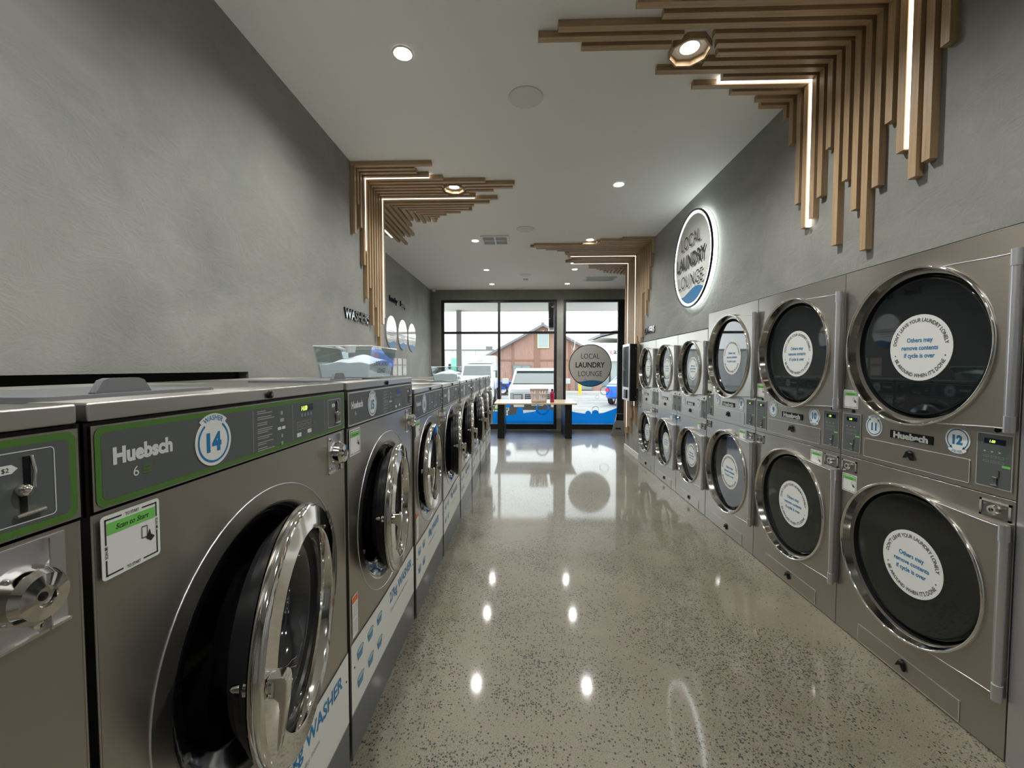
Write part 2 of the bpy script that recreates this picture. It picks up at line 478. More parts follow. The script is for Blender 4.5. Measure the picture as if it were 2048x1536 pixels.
# ------------------------------------------------------------------ shared stickers
def scan_sticker(parent, x0, z1, w, y, label=None):
    """white 'scan to start' label, its code square left blank"""
    h = w*0.98; z0 = z1-h; x1 = x0+w
    mb = MB()
    mb.prism(rrect(x0, z0, x1, z1, w*0.06), XZ, y, y-0.0008, 'white')
    y -= 0.0012
    e = w*0.055; t = w*0.022
    A = (x0+e, z0+e, x1-e, z1-e)
    # broken black border
    for (a, b) in (((A[0], A[3]-t), (A[0]+w*.27, A[3])), ((A[2]-w*.27, A[3]-t), (A[2], A[3])),
                   ((A[0], A[1]), (A[0]+w*.27, A[1]+t)), ((A[2]-w*.27, A[1]), (A[2], A[1]+t)),
                   ((A[0], A[3]-h*.40), (A[0]+t, A[3])), ((A[0], A[1]), (A[0]+t, A[1]+h*.25)),
                   ((A[2]-t, A[3]-h*.25), (A[2], A[3])), ((A[2]-t, A[1]), (A[2], A[1]+h*.40))):
        mb.box((a[0], y, a[1]), (b[0], y-0.0002, b[1]), 'ink')
    mb.box((A[0]+t*1.5, y, z1-h*.31), (A[2]-t*1.5, y-0.0002, z1-h*.125), 'brightgreen')
    y2 = y-0.0006
    mb.text('Scan to Start', lambda u, v: (x0+w/2+u, y2, z1-h*.215+v), 'ink', w*.085, 0.01, 0.92, 0.25)
    mb.text('TO START', lambda u, v: (x0+w/2+u, y2, A[3]-t/2+v), 'ink', w*.05, 0.015, 0.75)
    mb.text('TO START', lambda u, v: (x0+w/2+u, y2, A[1]+t/2+v), 'ink', w*.05, 0.015, 0.75)
    mb.text('SCAN ME', lambda u, v: (A[0]+t/2+u, y2, z0+h*.43+v), 'ink', w*.045, 0.015, 0.75, rot=pi/2)
    mb.text('SCAN ME', lambda u, v: (A[2]-t/2+u, y2, z0+h*.57+v), 'ink', w*.045, 0.015, 0.75, rot=-pi/2)
    # hand holding a telephone
    hx, hz = x0+w*.72, z0+h*.47
    band(mb, hx-w*.07, hz-h*.06, hx+w*.04, hz+h*.14, w*.015, w*.012, y2, 'ink')
    face(mb, [(hx+w*.04, hz-h*.02), (hx+w*.08, hz+h*.06), (hx+w*.10, hz-h*.04), (hx+w*.17, hz-h*.10), (hx+w*.10, hz-h*.16), (hx+w*.01, hz-h*.08)], y2, 'ink')
    return mb.build('scan_sticker', parent, label=label)

def number_sticker(parent, cx, cz, r, y, num, word, style):
    """round sticker: number, a blue ring and an arched word tab (top or bottom)"""
    mb = MB()
    at = lambda u, v: (cx+u, y-0.0012, cz+v)
    mb.lathe([(0.0001, -0.0008), (r, -0.0008), (r, 0)], (cx, y, cz), 'y', 'white', 40)
    top = style == 'top'
    def tabband(r0, r1, a0, a1, yy, m):
        mb.arcband(lambda u, v: (cx+u, yy, cz+v), m, r0, r1, a0, a1)
    mid = 0 if top else pi
    if word:
        tabband(r*0.7, r*1.16, mid-0.72, mid+0.72, y-0.0009, 'white')
        if top: mb.arctext(word, at, 'blue', r*.22, r*1.0, mid, False, 0.015, 0.92)
        else: mb.arctext(word, at, 'blue', r*.22, r*1.0, mid, True, 0.015, 0.92)
        gap = 0.62
        mb.arcband(at, 'blue', r*.78, r*.87, mid+gap, mid+2*pi-gap, 40)
        if word == 'DRYER':
            for sgn in (1, -1):
                a = mid+sgn*gap
                p = [(r*.70, a+sgn*.12), (r*.97, a+sgn*.12), (r*.86, a-sgn*.18)]
                vs = [at(q*sin(t), q*cos(t)) for q, t in p]
                mb.add(vs, [(0, 1, 2)], 'blue')
    else:
        mb.arcband(at, 'blue', r*.78, r*.87, 0, 2*pi, 40)
    mb.text(num, at, 'blue', r*.74, 0.055, 0.92)
    return mb.build('number_sticker', parent)

def coin_lock(parent, x0, z0, x1, z1, y):
    """recessed steel plate with a round lock barrel"""
    mb = MB(); cx, cz = (x0+x1)/2, (z0+z1)/2; h = z1-z0
    for a, b in (((x0, y, z0), (x1, y-0.004, z0+h*.12)), ((x0, y, z1-h*.12), (x1, y-0.004, z1)),
                 ((x0, y, z0), (x0+h*.12, y-0.004, z1)), ((x1-h*.12, y, z0), (x1, y-0.004, z1))):
        mb.box(a, b, 'chrome')
    face(mb, [(x0, z0), (x1, z0), (x1, z1), (x0, z1)], y-0.001, 'drum')
    r = h*.24
    mb.lathe([(r*1.3, -0.001), (r*1.25, -0.010), (r, -0.018), (r*.55, -0.018), (r*.5, -0.012), (0.0001, -0.012)], (cx, y, cz), 'y', 'chrome', 24)
    mb.lathe([(r*.3, -0.0125), (0.0001, -0.014)], (cx, y, cz), 'y', 'black', 12)
    for sx in (-1, 1):
        mb.lathe([(h*.05, -0.001), (h*.05, -0.004), (0.0001, -0.005)], (cx+sx*(x1-x0)*.33, y, cz+h*.22), 'y', 'steel_dull', 12)
    return mb.build('coin_box_lock', parent)

# ------------------------------------------------------------------ washers
def basket_icon(mb, cx, cz, w, y):
    h = w*.62
    pts = [(cx-w/2, cz+h*.28), (cx-w*.36, cz-h*.5), (cx+w*.30, cz-h*.5), (cx+w*.44, cz+h*.25)]
    face(mb, pts, y, 'basketblue')
    el = [(cx+w*.5*cos(a), cz+h*.30+h*.30*sin(a)) for a in [2*pi*i/18 for i in range(18)]]
    face(mb, el, y-0.0003, 'basketblue')
    el = [(cx+w*.43*cos(a), cz+h*.32+h*.22*sin(a)) for a in [2*pi*i/18 for i in range(18)]]
    face(mb, el, y-0.0006, 'basketlight')
    for i in range(4):
        xx = cx-w*.24+i*w*.15
        face(mb, [(xx, cz-h*.36), (xx+w*.05, cz-h*.36), (xx+w*.05, cz-h*.08), (xx, cz-h*.08)], y-0.0006, 'basketlight')

def washer(label, Y0, Y1, xf, H, num, theta, zc, r, pivx, near=False, weight=None, sub='', icons=4, display=None, hopper=True, green=True, loads='4'):
    W = Y1-Y0; hw = W/2; D = 0.88
    t = thing('washing_machine', label, 'washing machine', (xf, (Y0+Y1)/2, 0), pi/2, 'front loading washers along the left wall')
    zl = H-0.032; zp1 = H-0.037; zp0 = H-0.173 if near else H-0.187
    # cabinet --------------------------------------------------
    c = MB(); ro = 0.374 if near else 0.362; rb = 0.322
    holed(c, -hw, 0.185, hw, zp0-0.006, (0, zc-0.012, ro), 0, 'steel', 56)
    # pressed ring around the opening
    c.lathe([(ro+.0018, 0), (ro+.001, -0.0022), (ro-.001, -0.0022), (ro-.002, 0.0005)], (0, 0, zc-0.012), 'y', 'alu', 72, smoothprof=True)
    c.lathe([(ro-.002, .0005), (ro-.02, .001)], (0, 0, zc-0.012), 'y', 'steel', 72)
    c.lathe([(ro-.02, .001), (rb+.006, 0.0015), (rb, 0.004)], (0, 0, zc-0.012), 'y', 'steel', 72)
    c.lathe([(rb, 0.004), (rb-0.002, 0.02)], (0, 0, zc-0.012), 'y', 'black', 72)
    for sx in (-1, 1):
        x = sx*hw
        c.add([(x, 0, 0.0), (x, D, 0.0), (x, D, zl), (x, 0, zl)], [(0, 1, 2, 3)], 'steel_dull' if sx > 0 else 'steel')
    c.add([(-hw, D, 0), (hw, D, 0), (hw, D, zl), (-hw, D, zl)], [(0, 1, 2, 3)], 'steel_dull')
    c.box((-hw, 0.006, zp0-0.008), (hw, 0.012, zl), 'black')
    # folded bright edges of the front sheet
    for sx in (-1, 1):
        c.tube([(sx*(hw-0.002), 0.001, 0.185), (sx*(hw-0.002), 0.001, zp0-0.006)], 0.0025, 'steel', 6)
    c.build('cabinet', t)
    # gasket and drum ------------------------------------------
    g = MB()
    g.lathe([(rb, 0.004), (rb-0.03, 0.012), (0.285, 0.03), (0.262, 0.035), (0.25, 0.075), (0.245, 0.12)], (0, 0, zc-0.012), 'y', 'blackgloss', 56, smoothprof=True)
    for a in (200, 214, 232):
        g.lathe([(0.010, 0.0), (0.010, -0.005), (0.0001, -0.007)], ((rb-0.02)*cos(R(a)), 0.012, zc-0.012+(rb-0.02)*sin(R(a))), 'y', 'steel_dull', 10)
    g.build('door_gasket', t)
    d = MB()
    d.lathe([(0.247, 0.10), (0.252, 0.108), (0.252, 0.13), (0.29, 0.14), (0.29, 0.62), (0.0001, 0.64)], (0, 0, zc-0.012), 'y', 'drum', 48)
    d.build('drum', t)
    # door -----------------------------------------------------
    dr = MB(); cx = -r*0.98
    dr.lathe([(r*.93, 0.012), (r*.985, 0.010), (r, 0.002), (r, -0.010), (r*.990, -0.018), (r*.965, -0.022)], (cx, 0, 0), 'y', 'chrome', 72, smoothprof=True)
    dr.lathe([(r*.965, -0.022), (r*.78, -0.027), (r*.765, -0.026)], (cx, 0, 0), 'y', 'chrome', 72)
    dr.lathe([(r*.765, -0.026), (r*.755, -0.018), (r*.748, 0.016)], (cx, 0, 0), 'y', 'chrome', 72, smoothprof=True)
    dr.lathe([(r*.748, 0.016), (r*.735, 0.024), (r*.66, 0.034)], (cx, 0, 0), 'y', 'black', 56)
    dr.lathe([(r*.93, 0.012), (r*.92, 0.030), (r*.86, 0.034), (r*.85, 0.05), (r*.80, 0.055), (r*.79, 0.07), (r*.70, 0.075)], (cx, 0, 0), 'y', 'black', 56)
    door = dr.build('door', t, label='round chrome door with a dark glass bowl')
    door.location = (pivx, -0.012, zc); door.rotation_euler = (0, 0, R(theta))
    gl = MB()
    gl.lathe([(r*.67, 0.031), (r*.62, 0.034), (r*.60, 0.09), (r*.54, 0.135), (r*.40, 0.155), (0.0001, 0.165)], (cx, 0, 0), 'y', 'bowlglass', 48, smoothprof=True)
    gl.build('door_glass', door)
    # handle: boss through the ring, curved grip outward and down
    hb = MB(); hx = cx-r*.88; hz = 0.030
    hb.tube([(hx, 0.050, hz), (hx, 0.044, hz), (hx, 0.030, hz), (hx, 0.022, hz)], [0.005, 0.009, 0.010, 0.013], 'chrome', 14)
    hb.tube([(hx, 0.022, hz), (hx, -0.030, hz)], 0.018, 'chrome', 16)
    hb.tube([(hx, -0.028, hz), (hx, -0.034, hz)], 0.024, 'chrome', 18)
    # flat cast lever: hooked outline, thick in y, swept down
    prof = [(a_*.78, b_*1.08) for a_, b_ in [(-.030, .021), (-.070, .021), (-.078, .016), (-.080, .004), (-.076, -.040), (-.066, -.090), (-.056, -.128), (-.050, -.132), (-.047, -.126), (-.052, -.085), (-.058, -.045), (-.056, -.030), (-.046, -.022), (-.030, -.020)]]
    w_ = .015
    n_ = len(prof)
    def wd(z): return w_*(1.15 if z > -.02 else 1.0-.35*min(1, (-.02-z)/.11))
    hb.add([(hx-wd(z), y_, hz+z) for y_, z in prof]+[(hx+wd(z), y_, hz+z) for y_, z in prof],
           [tuple(range(n_)), tuple(range(2*n_-1, n_-1, -1))]+[(i, n_+i, n_+(i+1) % n_, (i+1) % n_) for i in range(n_)], 'chrome')
    hb.build('door_handle', door, bevel=.004, seg=2, label='chrome lever handle')
    # hinge on the far side
    h = MB()
    for k in range(2): pass
    a0, a1 = R(-28), R(34); pts = []
    for i in range(13):
        a = a0+(a1-a0)*i/12; pts.append(((r+0.045)*cos(a), zc+(r+0.045)*sin(a)))
    for i in range(12, -1, -1):
        a = a0+(a1-a0)*i/12; pts.append(((r+0.008)*cos(a), zc+(r+0.008)*sin(a)))
    h.prism(pts, XZ, -0.003, -0.016, 'blackgloss')
    for a in (24, 29, -20, -24):
        h.lathe([(0.007, -0.016), (0.007, -0.020), (0.0001, -0.022)], ((r+0.026)*cos(R(a)), 0, zc+(r+0.026)*sin(R(a))), 'y', 'chrome', 10)
    h.build('door_hinge', t)
    # control panel --------------------------------------------
    p = MB()
    p.box((-hw+0.002, 0.004, zp0), (hw-0.002, -0.004, zp1), 'steel')
    y = -0.0048
    b = 0.010 if near and green else 0.0035
    face(p, rrect(-hw+0.006, zp0+0.003, hw-0.006, zp1-0.003, 0.014), y, 'green' if near and green else 'green_sheen')
    face(p, rrect(-hw+0.006+b, zp0+0.003+b, hw-0.006-b, zp1-0.003-b, 0.010), y-0.0003, 'panel')
    ph = zp1-zp0; zm = (zp1+zp0)/2; yt = y-0.0009
    tx = -hw+0.034
    p.text('Huebsch', lambda u, v: (tx+u, yt, zm+ph*.11+v), 'silverink', 0.027, 0.05, 0.90, align='l')
    p.text(loads, lambda u, v: (tx+0.04+u, yt, zm-ph*.14+v), 'silverink', 0.018)
    bx = tx+0.062
    for i in range(3):
        face(p, [(bx-0.009, zm-ph*.14+0.006-i*.006), (bx+0.009-i*.001, zm-ph*.14+0.006-i*.006), (bx+0.009-i*.001, zm-ph*.14+0.003-i*.006), (bx-0.009, zm-ph*.14+0.003-i*.006)], yt, 'green')
    s = W/0.922
    for xx in (-.072*s, .106*s, .30*s):
        p.box((xx, y-0.0004, zp0+0.016), (xx+0.0012, y-0.0009, zp1-0.016), 'greyink')
    rnd = random.Random(num)
    zz = zp1-0.022
    for i in range(7):
        for k in range(2 if i != 3 else 3):
            w = rnd.uniform(.03, .075)*s
            face(p, [(-.055*s, zz), (-.055*s+w, zz), (-.055*s+w, zz+0.0022), (-.055*s, zz+0.0022)], yt, 'greyink'); zz -= 0.0052
        zz -= 0.0045
    for xx, zz, ww, hh, mm in ((.053, .014, .018, .010, 'greyink'), (.040, -.008, .016, .008, 'white'), (.060, -.008, .016, .008, 'white'), (.052, .034, .010, .010, 'greyink'), (.052, -.050, .008, .010, 'brightgreen'), (.052, -.03, .008, .010, 'greyink')):
        face(p, rrect(xx*s-ww/2, zm+zz-hh/2, xx*s+ww/2, zm+zz+hh/2, 0.002), yt, mm)
    for i in range(3):
        for j in range(2):
            xx = (.140+.030*i)*s; z3 = zm-0.008-j*0.014
            band(p, xx-.012, z3-.005, xx+.012, z3+.005, .002, .0012, yt, 'greyink')
    for i in range(4):
        face(p, rrect((.155+.018*i)*s, zm+.010, (.155+.018*i)*s+.006, zm+.020, .002), yt, 'greyink')
    face(p, rrect(.128*s, zm-.048, .152*s, zm-.036, .002), yt, 'offwhite')
    face(p, rrect(.188*s, zm-.044, .212*s, zm-.032, .002), yt, 'offwhite')
    face(p, rrect(.222*s, zm-.020, .236*s, zm-.008, .002), yt, 'green')
    face(p, rrect(.15*s, zm+.026, .225*s, zm+.046, .002), yt, 'lcdback')
    band(p, .325*s, zm-.050, .425*s, zm+.048, .006, .0014, yt, 'silverink')
    pan = p.build('control_panel', t, label='grey control panel with a green border' if near and green else None)
    if display:
        q = MB(); q.text(display, lambda u, v: (.170*s+u, yt-0.0006, zm+.036+v), 'lcd', 0.015, 0.0, 0.8, 0.12)
        q.build('display_digits', pan, label='glowing green digits')
    lv = MB(); lx = .385*s
    lv.box((lx-.004, yt, zm-.035), (lx+.004, yt-0.0008, zm-0.003), 'black')
    lv.box((lx+.001, yt, zm-0.001), (lx+.009, yt-0.0008, zm+.040), 'black')
    lv.tube([(lx+.010, yt-.001, zm+.040), (lx+.010, yt-.006, zm+.020), (lx+.008, yt-.006, zm-.003)], 0.0022, 'chrome', 8)
    lv.lathe([(0.0001, -0.016), (0.006, -0.014), (0.009, -0.008), (0.006, 0)], (lx-.004, yt, zm-.004), 'y', 'chrome', 14, smoothprof=True)
    lv.tube([(lx-.012, yt-.004, zm-.038), (lx+.020, yt-.006, zm-.036)], 0.003, 'chrome', 8)
    face(lv, [(lx-.030, zm+.020), (lx-.012, zm+.020), (lx-.005, zm+.026), (lx-.012, zm+.032), (lx-.030, zm+.032)], yt-.0003, 'white')
    lv.text('$2', lambda u, v: (lx-.019+u, yt-.0009, zm+.026+v), 'ink', 0.006)
    lv.build('coin_slide', pan, label='chrome coin slide')
    number_sticker(t, -.205*s, zm, ph*.385, y-0.0012, str(num), 'WASHER', 'top')
    # lid --------------------------------------------------------
    l = MB()
    l.box((-hw, -0.003, zl+0.002), (hw, 0.10, H), 'steel_lid')
    l.box((-hw+0.001, 0.10, zl+0.002), (hw-0.001, D, H-0.003), 'steel_lid')
    l.build('top_lid', t, bevel=0.004)
    if hopper:
        hp = MB(); hz = H-0.003; hxx = -hw+0.193
        hp.prism(rrect(hxx-.18, .085, hxx+.20, .40, .02), lambda u, v, dd: (u, v, dd), hz+.0005, hz+.010, 'greyplastic')
        pts = [(hxx-.085, hz+.010), (hxx-.070, hz+.034), (hxx-.058, hz+.038), (hxx+.002, hz+.038), (hxx+.014, hz+.034), (hxx+.030, hz+.010)]
        hp.prism(pts, XZ, 0.098, 0.112, 'greyplastic')
        hp.build('soap_hopper_lid', t, bevel=0.003, label='dark grey plastic soap hopper lid')
    kb = MB(); kz = H-0.017
    kb.lathe([(0.010, -0.003), (0.010, -0.010), (0.006, -0.012), (0.0001, -0.012)], (0, 0, kz), 'y', 'black', 18)
    kb.lathe([(0.004, -0.0125), (0.0001, -0.0135)], (0, 0, kz), 'y', 'steel_dull', 10)
    kb.build('lid_lock', t)
    # coin box with protruding barrel -----------------------------
    cb = MB(); x0, x1, z0, z1 = .330*s, .437*s, zp0-.145, zp0-.012
    cb.box((x0, 0.001, z0), (x1, -0.002, z1), 'alu')
    cb.box((x1-.028, -0.002, z0), (x1-.026, -0.010, z1), 'chrome')
    cb.box((x0, -0.002, z0), (x1, -0.008, z0+.004), 'chrome')
    bx, bz = (x0+x1)/2-.006, (z0+z1)/2
    cb.lathe([(.040, -.002), (.040, -.010), (.036, -.030), (.030, -.040), (.014, -.042), (.012, -.036), (.0001, -.036)], (bx, 0, bz), 'y', 'chrome', 32)
    cb.lathe([(.006, -.0365), (.0001, -.039)], (bx, 0, bz), 'y', 'black', 12)
    for xx, z2 in ((x0+.014, z1-.014), (x1-.040, z0+.016), (x0+.014, z0+.016)):
        cb.lathe([(.007, -.002), (.007, -.006), (.0001, -.008)], (xx, 0, z2), 'y', 'chrome', 12)
    cb.build('coin_box_lock', t)
    scan_sticker(t, -hw+0.010, zp0-.012, 0.107, -0.0045)
    # vinyl strip, plinth -----------------------------------------
    st = MB(); ys = -0.0035
    top = []
    N = 24; zt = 0.46
    for i in range(N+1):
        u = i/N; top.append((-hw+0.001+(W-0.002)*u, zt+0.008*sin(u*2*pi*0.8+num)))
    vs = [(a, ys, 0.183) for a, b_ in top]+[(a, ys, b_) for a, b_ in top]
    st.add(vs, [(i, i+1, N+2+i, N+1+i) for i in range(N)], 'offwhite')
    cols = icons//2; w = .072
    for i in range(cols):
        for j in range(2):
            basket_icon(st, -hw+.09+i*.115, .385-j*.115, w, ys-.0005)
    if weight:
        x0 = -hw+.09+cols*.115-(.0 if cols < 3 else -.015)+.02
        st.text(weight+' WASHER', lambda u, v: (x0+u, ys-.0008, .395+v), 'blue', .052, 0.025, 0.90 if cols == 3 else .80, align='l')
        st.text(sub, lambda u, v: (x0+.01+u, ys-.0008, .325+v), 'greyink', .020, 0, 0.95, align='l')
    for xx in (-hw+.03, hw-.02):
        st.lathe([(.005, 0), (.0001, -.003)], (xx, ys, .36), 'y', 'black', 8)
    st.build('vinyl_strip', t, label='white vinyl strip with blue basket drawings')
    pl = MB()
    pl.box((-hw+.001, -0.004, 0.0), (hw-.001, 0.03, 0.178), 'plinth')
    pl.build('plinth', t, bevel=0.002, label='grey painted plinth')
    if near or num == 16:
        w_ = MB(); xx = -hw+.02; z0 = .48
        face(w_, rrect(xx, z0, xx+.055, z0+.17, .003), -0.002, 'white')
        face(w_, rrect(xx+.003, z0+.14, xx+.052, z0+.165, .002), -0.0025, 'orange')
        for i in range(11):
            if i in (5,): continue
            face(w_, [(xx+.006, z0+.13-i*.011), (xx+.047, z0+.13-i*.011), (xx+.047, z0+.1275-i*.011), (xx+.006, z0+.1275-i*.011)], -0.0025, 'greyink')
        w_.build('warning_sticker', t)
    return t

WR = []
xw = lambda Y: -0.685+0.0078*(Y-1.0)
base = 'stainless front loading washer '
washer(base+'at the left edge of the picture, coin slide in view', -0.295, 0.612, -0.68, 1.505, 13, 3, .875, .31, .295, near=True, weight='36kg', sub='Doonas, bulky items', icons=6, hopper=True, loads='6')
washer(base+'numbered 14, nearest with its whole front in view', 0.627, 1.549, -0.68, 1.505, 14, 12, .875, .31, .295, near=True, weight='36kg', sub='Doonas, bulky items', icons=6, display='14.00', loads='6')
washer(base+'numbered 15, large powder tub on its top', 1.576, 2.501, -0.68, 1.502, 15, 8, .88, .305, .285, near=True, green=False, weight='27kg', sub='King size doonas, bulky items', icons=6, loads='6', hopper=True)
names = {16: 'third whole machine from the camera, first of the lower ones', 17: 'second of the lower ones, just before the small powder tub',
         18: 'third of the lower ones, fourth from the window end', 19: 'third from the window end of the row', 20: 'last but one at the window end of the row', 21: 'last at the window end of the row'}
bd = {16: (2.520, 3.372), 17: (3.376, 4.262), 18: (4.266, 5.17), 19: (5.174, 6.06), 20: (6.064, 6.93), 21: (6.934, 7.80)}
th = {16: 2, 17: 10, 18: 9, 19: 11, 20: 9, 21: 7}
for n in range(16, 22):
    a, b = bd[n]
    washer(base+names[n], a, b, xw((a+b)/2), 1.428-0.003*(n-16), n, th[n], .86, .30, .272, weight='18kg', sub='Doonas, bulky items', icons=4, loads='4', hopper=False)

# ------------------------------------------------------------------ dryers
def dryer_door(parent, cx, cz, r, hx, hh, small):
    mb = MB()
    # ring: deep polished cone running back to the glass
    mb.lathe([(r, 0.0), (r, -0.028), (r*.994, -0.038), (r*.982, -0.042), (r*.970, -0.038), (r*.962, -0.033)],
             (cx, 0, cz), 'y', 'chrome', 80, smoothprof=True)
    mb.lathe([(r*.962, -0.033), (r*.93, 0.002), (r*.90, 0.030), (r*.88, 0.036)], (cx, 0, cz), 'y', 'darkchrome', 80, smoothprof=True)
    # leaf plate from ring to hinge
    pts = []
    a0 = R(68)
    for i in range(15):
        a = a0-2*a0*i/14
        pts.append((cx+r*.985*cos(a), cz+r*.985*sin(a)))
    x0, z0 = pts[0]; x1, z1 = pts[-1]
    # sweeping edges
    low = []; up = []
    for i in range(1, 9):
        u = i/8; s_ = u*u*(3-2*u)
        low.append((x1+(hx-x1)*u, z1+((cz-hh)-z1)*s_))
        up.append((hx+(x0-hx)*u, (cz+hh)+(z0-(cz+hh))*s_))
    outline = pts + low + [(hx, cz+hh)] + up[:-1]
    n = len(outline)
    ys = -0.026
    # fan strips: ring side to hinge line, built as top-down quads
    m_ = 20
    L_ = []; Rr = []
    for i in range(m_+1):
        z = (cz+hh)-2*hh*i/m_
        zz = max(min((z-cz)/(r*.985), 1), -1)
        L_.append((cx+r*.985*math.sqrt(max(0, 1-zz*zz)), z)); Rr.append((hx, z))
    mb.add([(a, ys, b) for a, b in L_]+[(a, ys, b) for a, b in Rr], [(i, m_+1+i, m_+2+i, i+1) for i in range(m_)], 'steel')
    for sg in (1, -1):
        A = [(x, z) for x, z in ((hx+(x0-hx)*i/8, None) for i in range(9))]
        top = []; bot = []
        for i in range(9):
            u = i/8; s_ = u*u*(3-2*u)
            x = hx+(x0-hx)*u
            z = hh+((z0-cz)-hh)*s_
            # lower boundary: hh or the circle
            zc_ = math.sqrt(max(0, (r*.985)**2-(x-cx)**2)) if x < cx+r*.985 else 0
            top.append((x, z)); bot.append((x, max(min(hh, z), zc_ if zc_ > hh else hh)))
        mb.add([(a, ys, cz+sg*b) for a, b in top]+[(a, ys, cz+sg*b) for a, b in bot], [(i, i+1, 9+i+1, 9+i) for i in range(8)], 'steel')
        mb.tube([(a, ys, cz+sg*b) for a, b in top], 0.003, 'alu', 6)
        mb.add([(a, ys, cz+sg*b) for a, b in top]+[(a, 0.0, cz+sg*b) for a, b in top], [(i, i+1, 9+i+1, 9+i) for i in range(8)], 'steel')
    d = mb.build('door', parent, label='round chrome door on a stainless leaf')
    g = MB()
    R_ = r*.868
    g.lathe([(R_*1.015, 0.032), (R_*1.0, 0.020), (R_*.985, 0.0150), (R_*.97, 0.014), (R_*.96, 0.014)], (cx, 0, cz), 'y', 'darkglass', 64, smoothprof=True)
    g.lathe([(R_*.96, 0.014), (0.0001, 0.014)], (cx, 0, cz), 'y', 'darkglass', 64)
    g.build('door_glass', d, label='dark tinted door glass')
    h = MB()
    w = 0.034
    h.box((hx-.004, 0.0, cz-hh-.012), (hx+w*.35, -0.030, cz+hh+.012), 'alu')
    h.tube([(hx+w*.55, -0.030, cz-hh+.05), (hx+w*.55, -0.030, cz+hh-.05)], 0.013, 'alu', 14)
    h.tube([(hx+w*.55, -0.030, cz+hh-.05), (hx+w*.55, -0.030, cz+hh+.014)], 0.0165, 'alu', 14)
    h.tube([(hx+w*.55, -0.030, cz-hh+.05), (hx+w*.55, -0.030, cz-hh-.014)], 0.0165, 'alu', 14)
    h.build('door_hinge', d, label='long aluminium hinge')
    s = MB(); sr = .158*r/.38; sx, sz = cx+.012, cz-.004
    s.lathe([(sr, 0.0138), (sr, 0.0125), (0.0001, 0.0125)], (sx, 0, sz), 'y', 'white', 48)
    at = lambda u, v: (sx+u, 0.0118, sz+v)
    s.arctext("DON'T LEAVE YOUR LAUNDRY LONELY", at, 'ink', sr*.115, sr*.84, 0, False, 0.014, 0.87, 1.0)
    s.arctext("BE AROUND WHEN IT'S DONE", at, 'ink', sr*.115, sr*.84, pi, True, 0.014, 0.87, 1.0)
    for sg in (-1, 1):
        s.disc((sx+sg*sr*.83*cos(R(17)), 0.0118, sz-sr*.84*sin(R(17))), sr*.022, 'y', 'ink', 10)
    for k, ln in enumerate(('Others may', 'remove contents', 'if cycle is over')):
        s.text(ln, lambda u, v, k=k: (sx+u, 0.0118, sz+sr*(.24-.235*k)+v), 'blue', sr*.138, 0.026, 0.90)
    s.build('notice_sticker', d, label='round white notice sticker')
    return d

def knob(mb, x, z, y, s=1.0):
    mb.lathe([(.018*s, 0), (.015*s, -.008*s), (.011*s, -.014*s), (.0001, -.015*s)], (x, y, z), 'y', 'black', 18)
    mb.prism([(x-.026*s, z-.026*s), (x-.008*s, z+.010*s), (x+.008*s, z+.010*s), (x+.024*s, z-.030*s), (x+.014*s, z-.030*s), (x, z-.006*s), (x-.016*s, z-.022*s)], XZ, y-.002, y-.012*s, 'black')

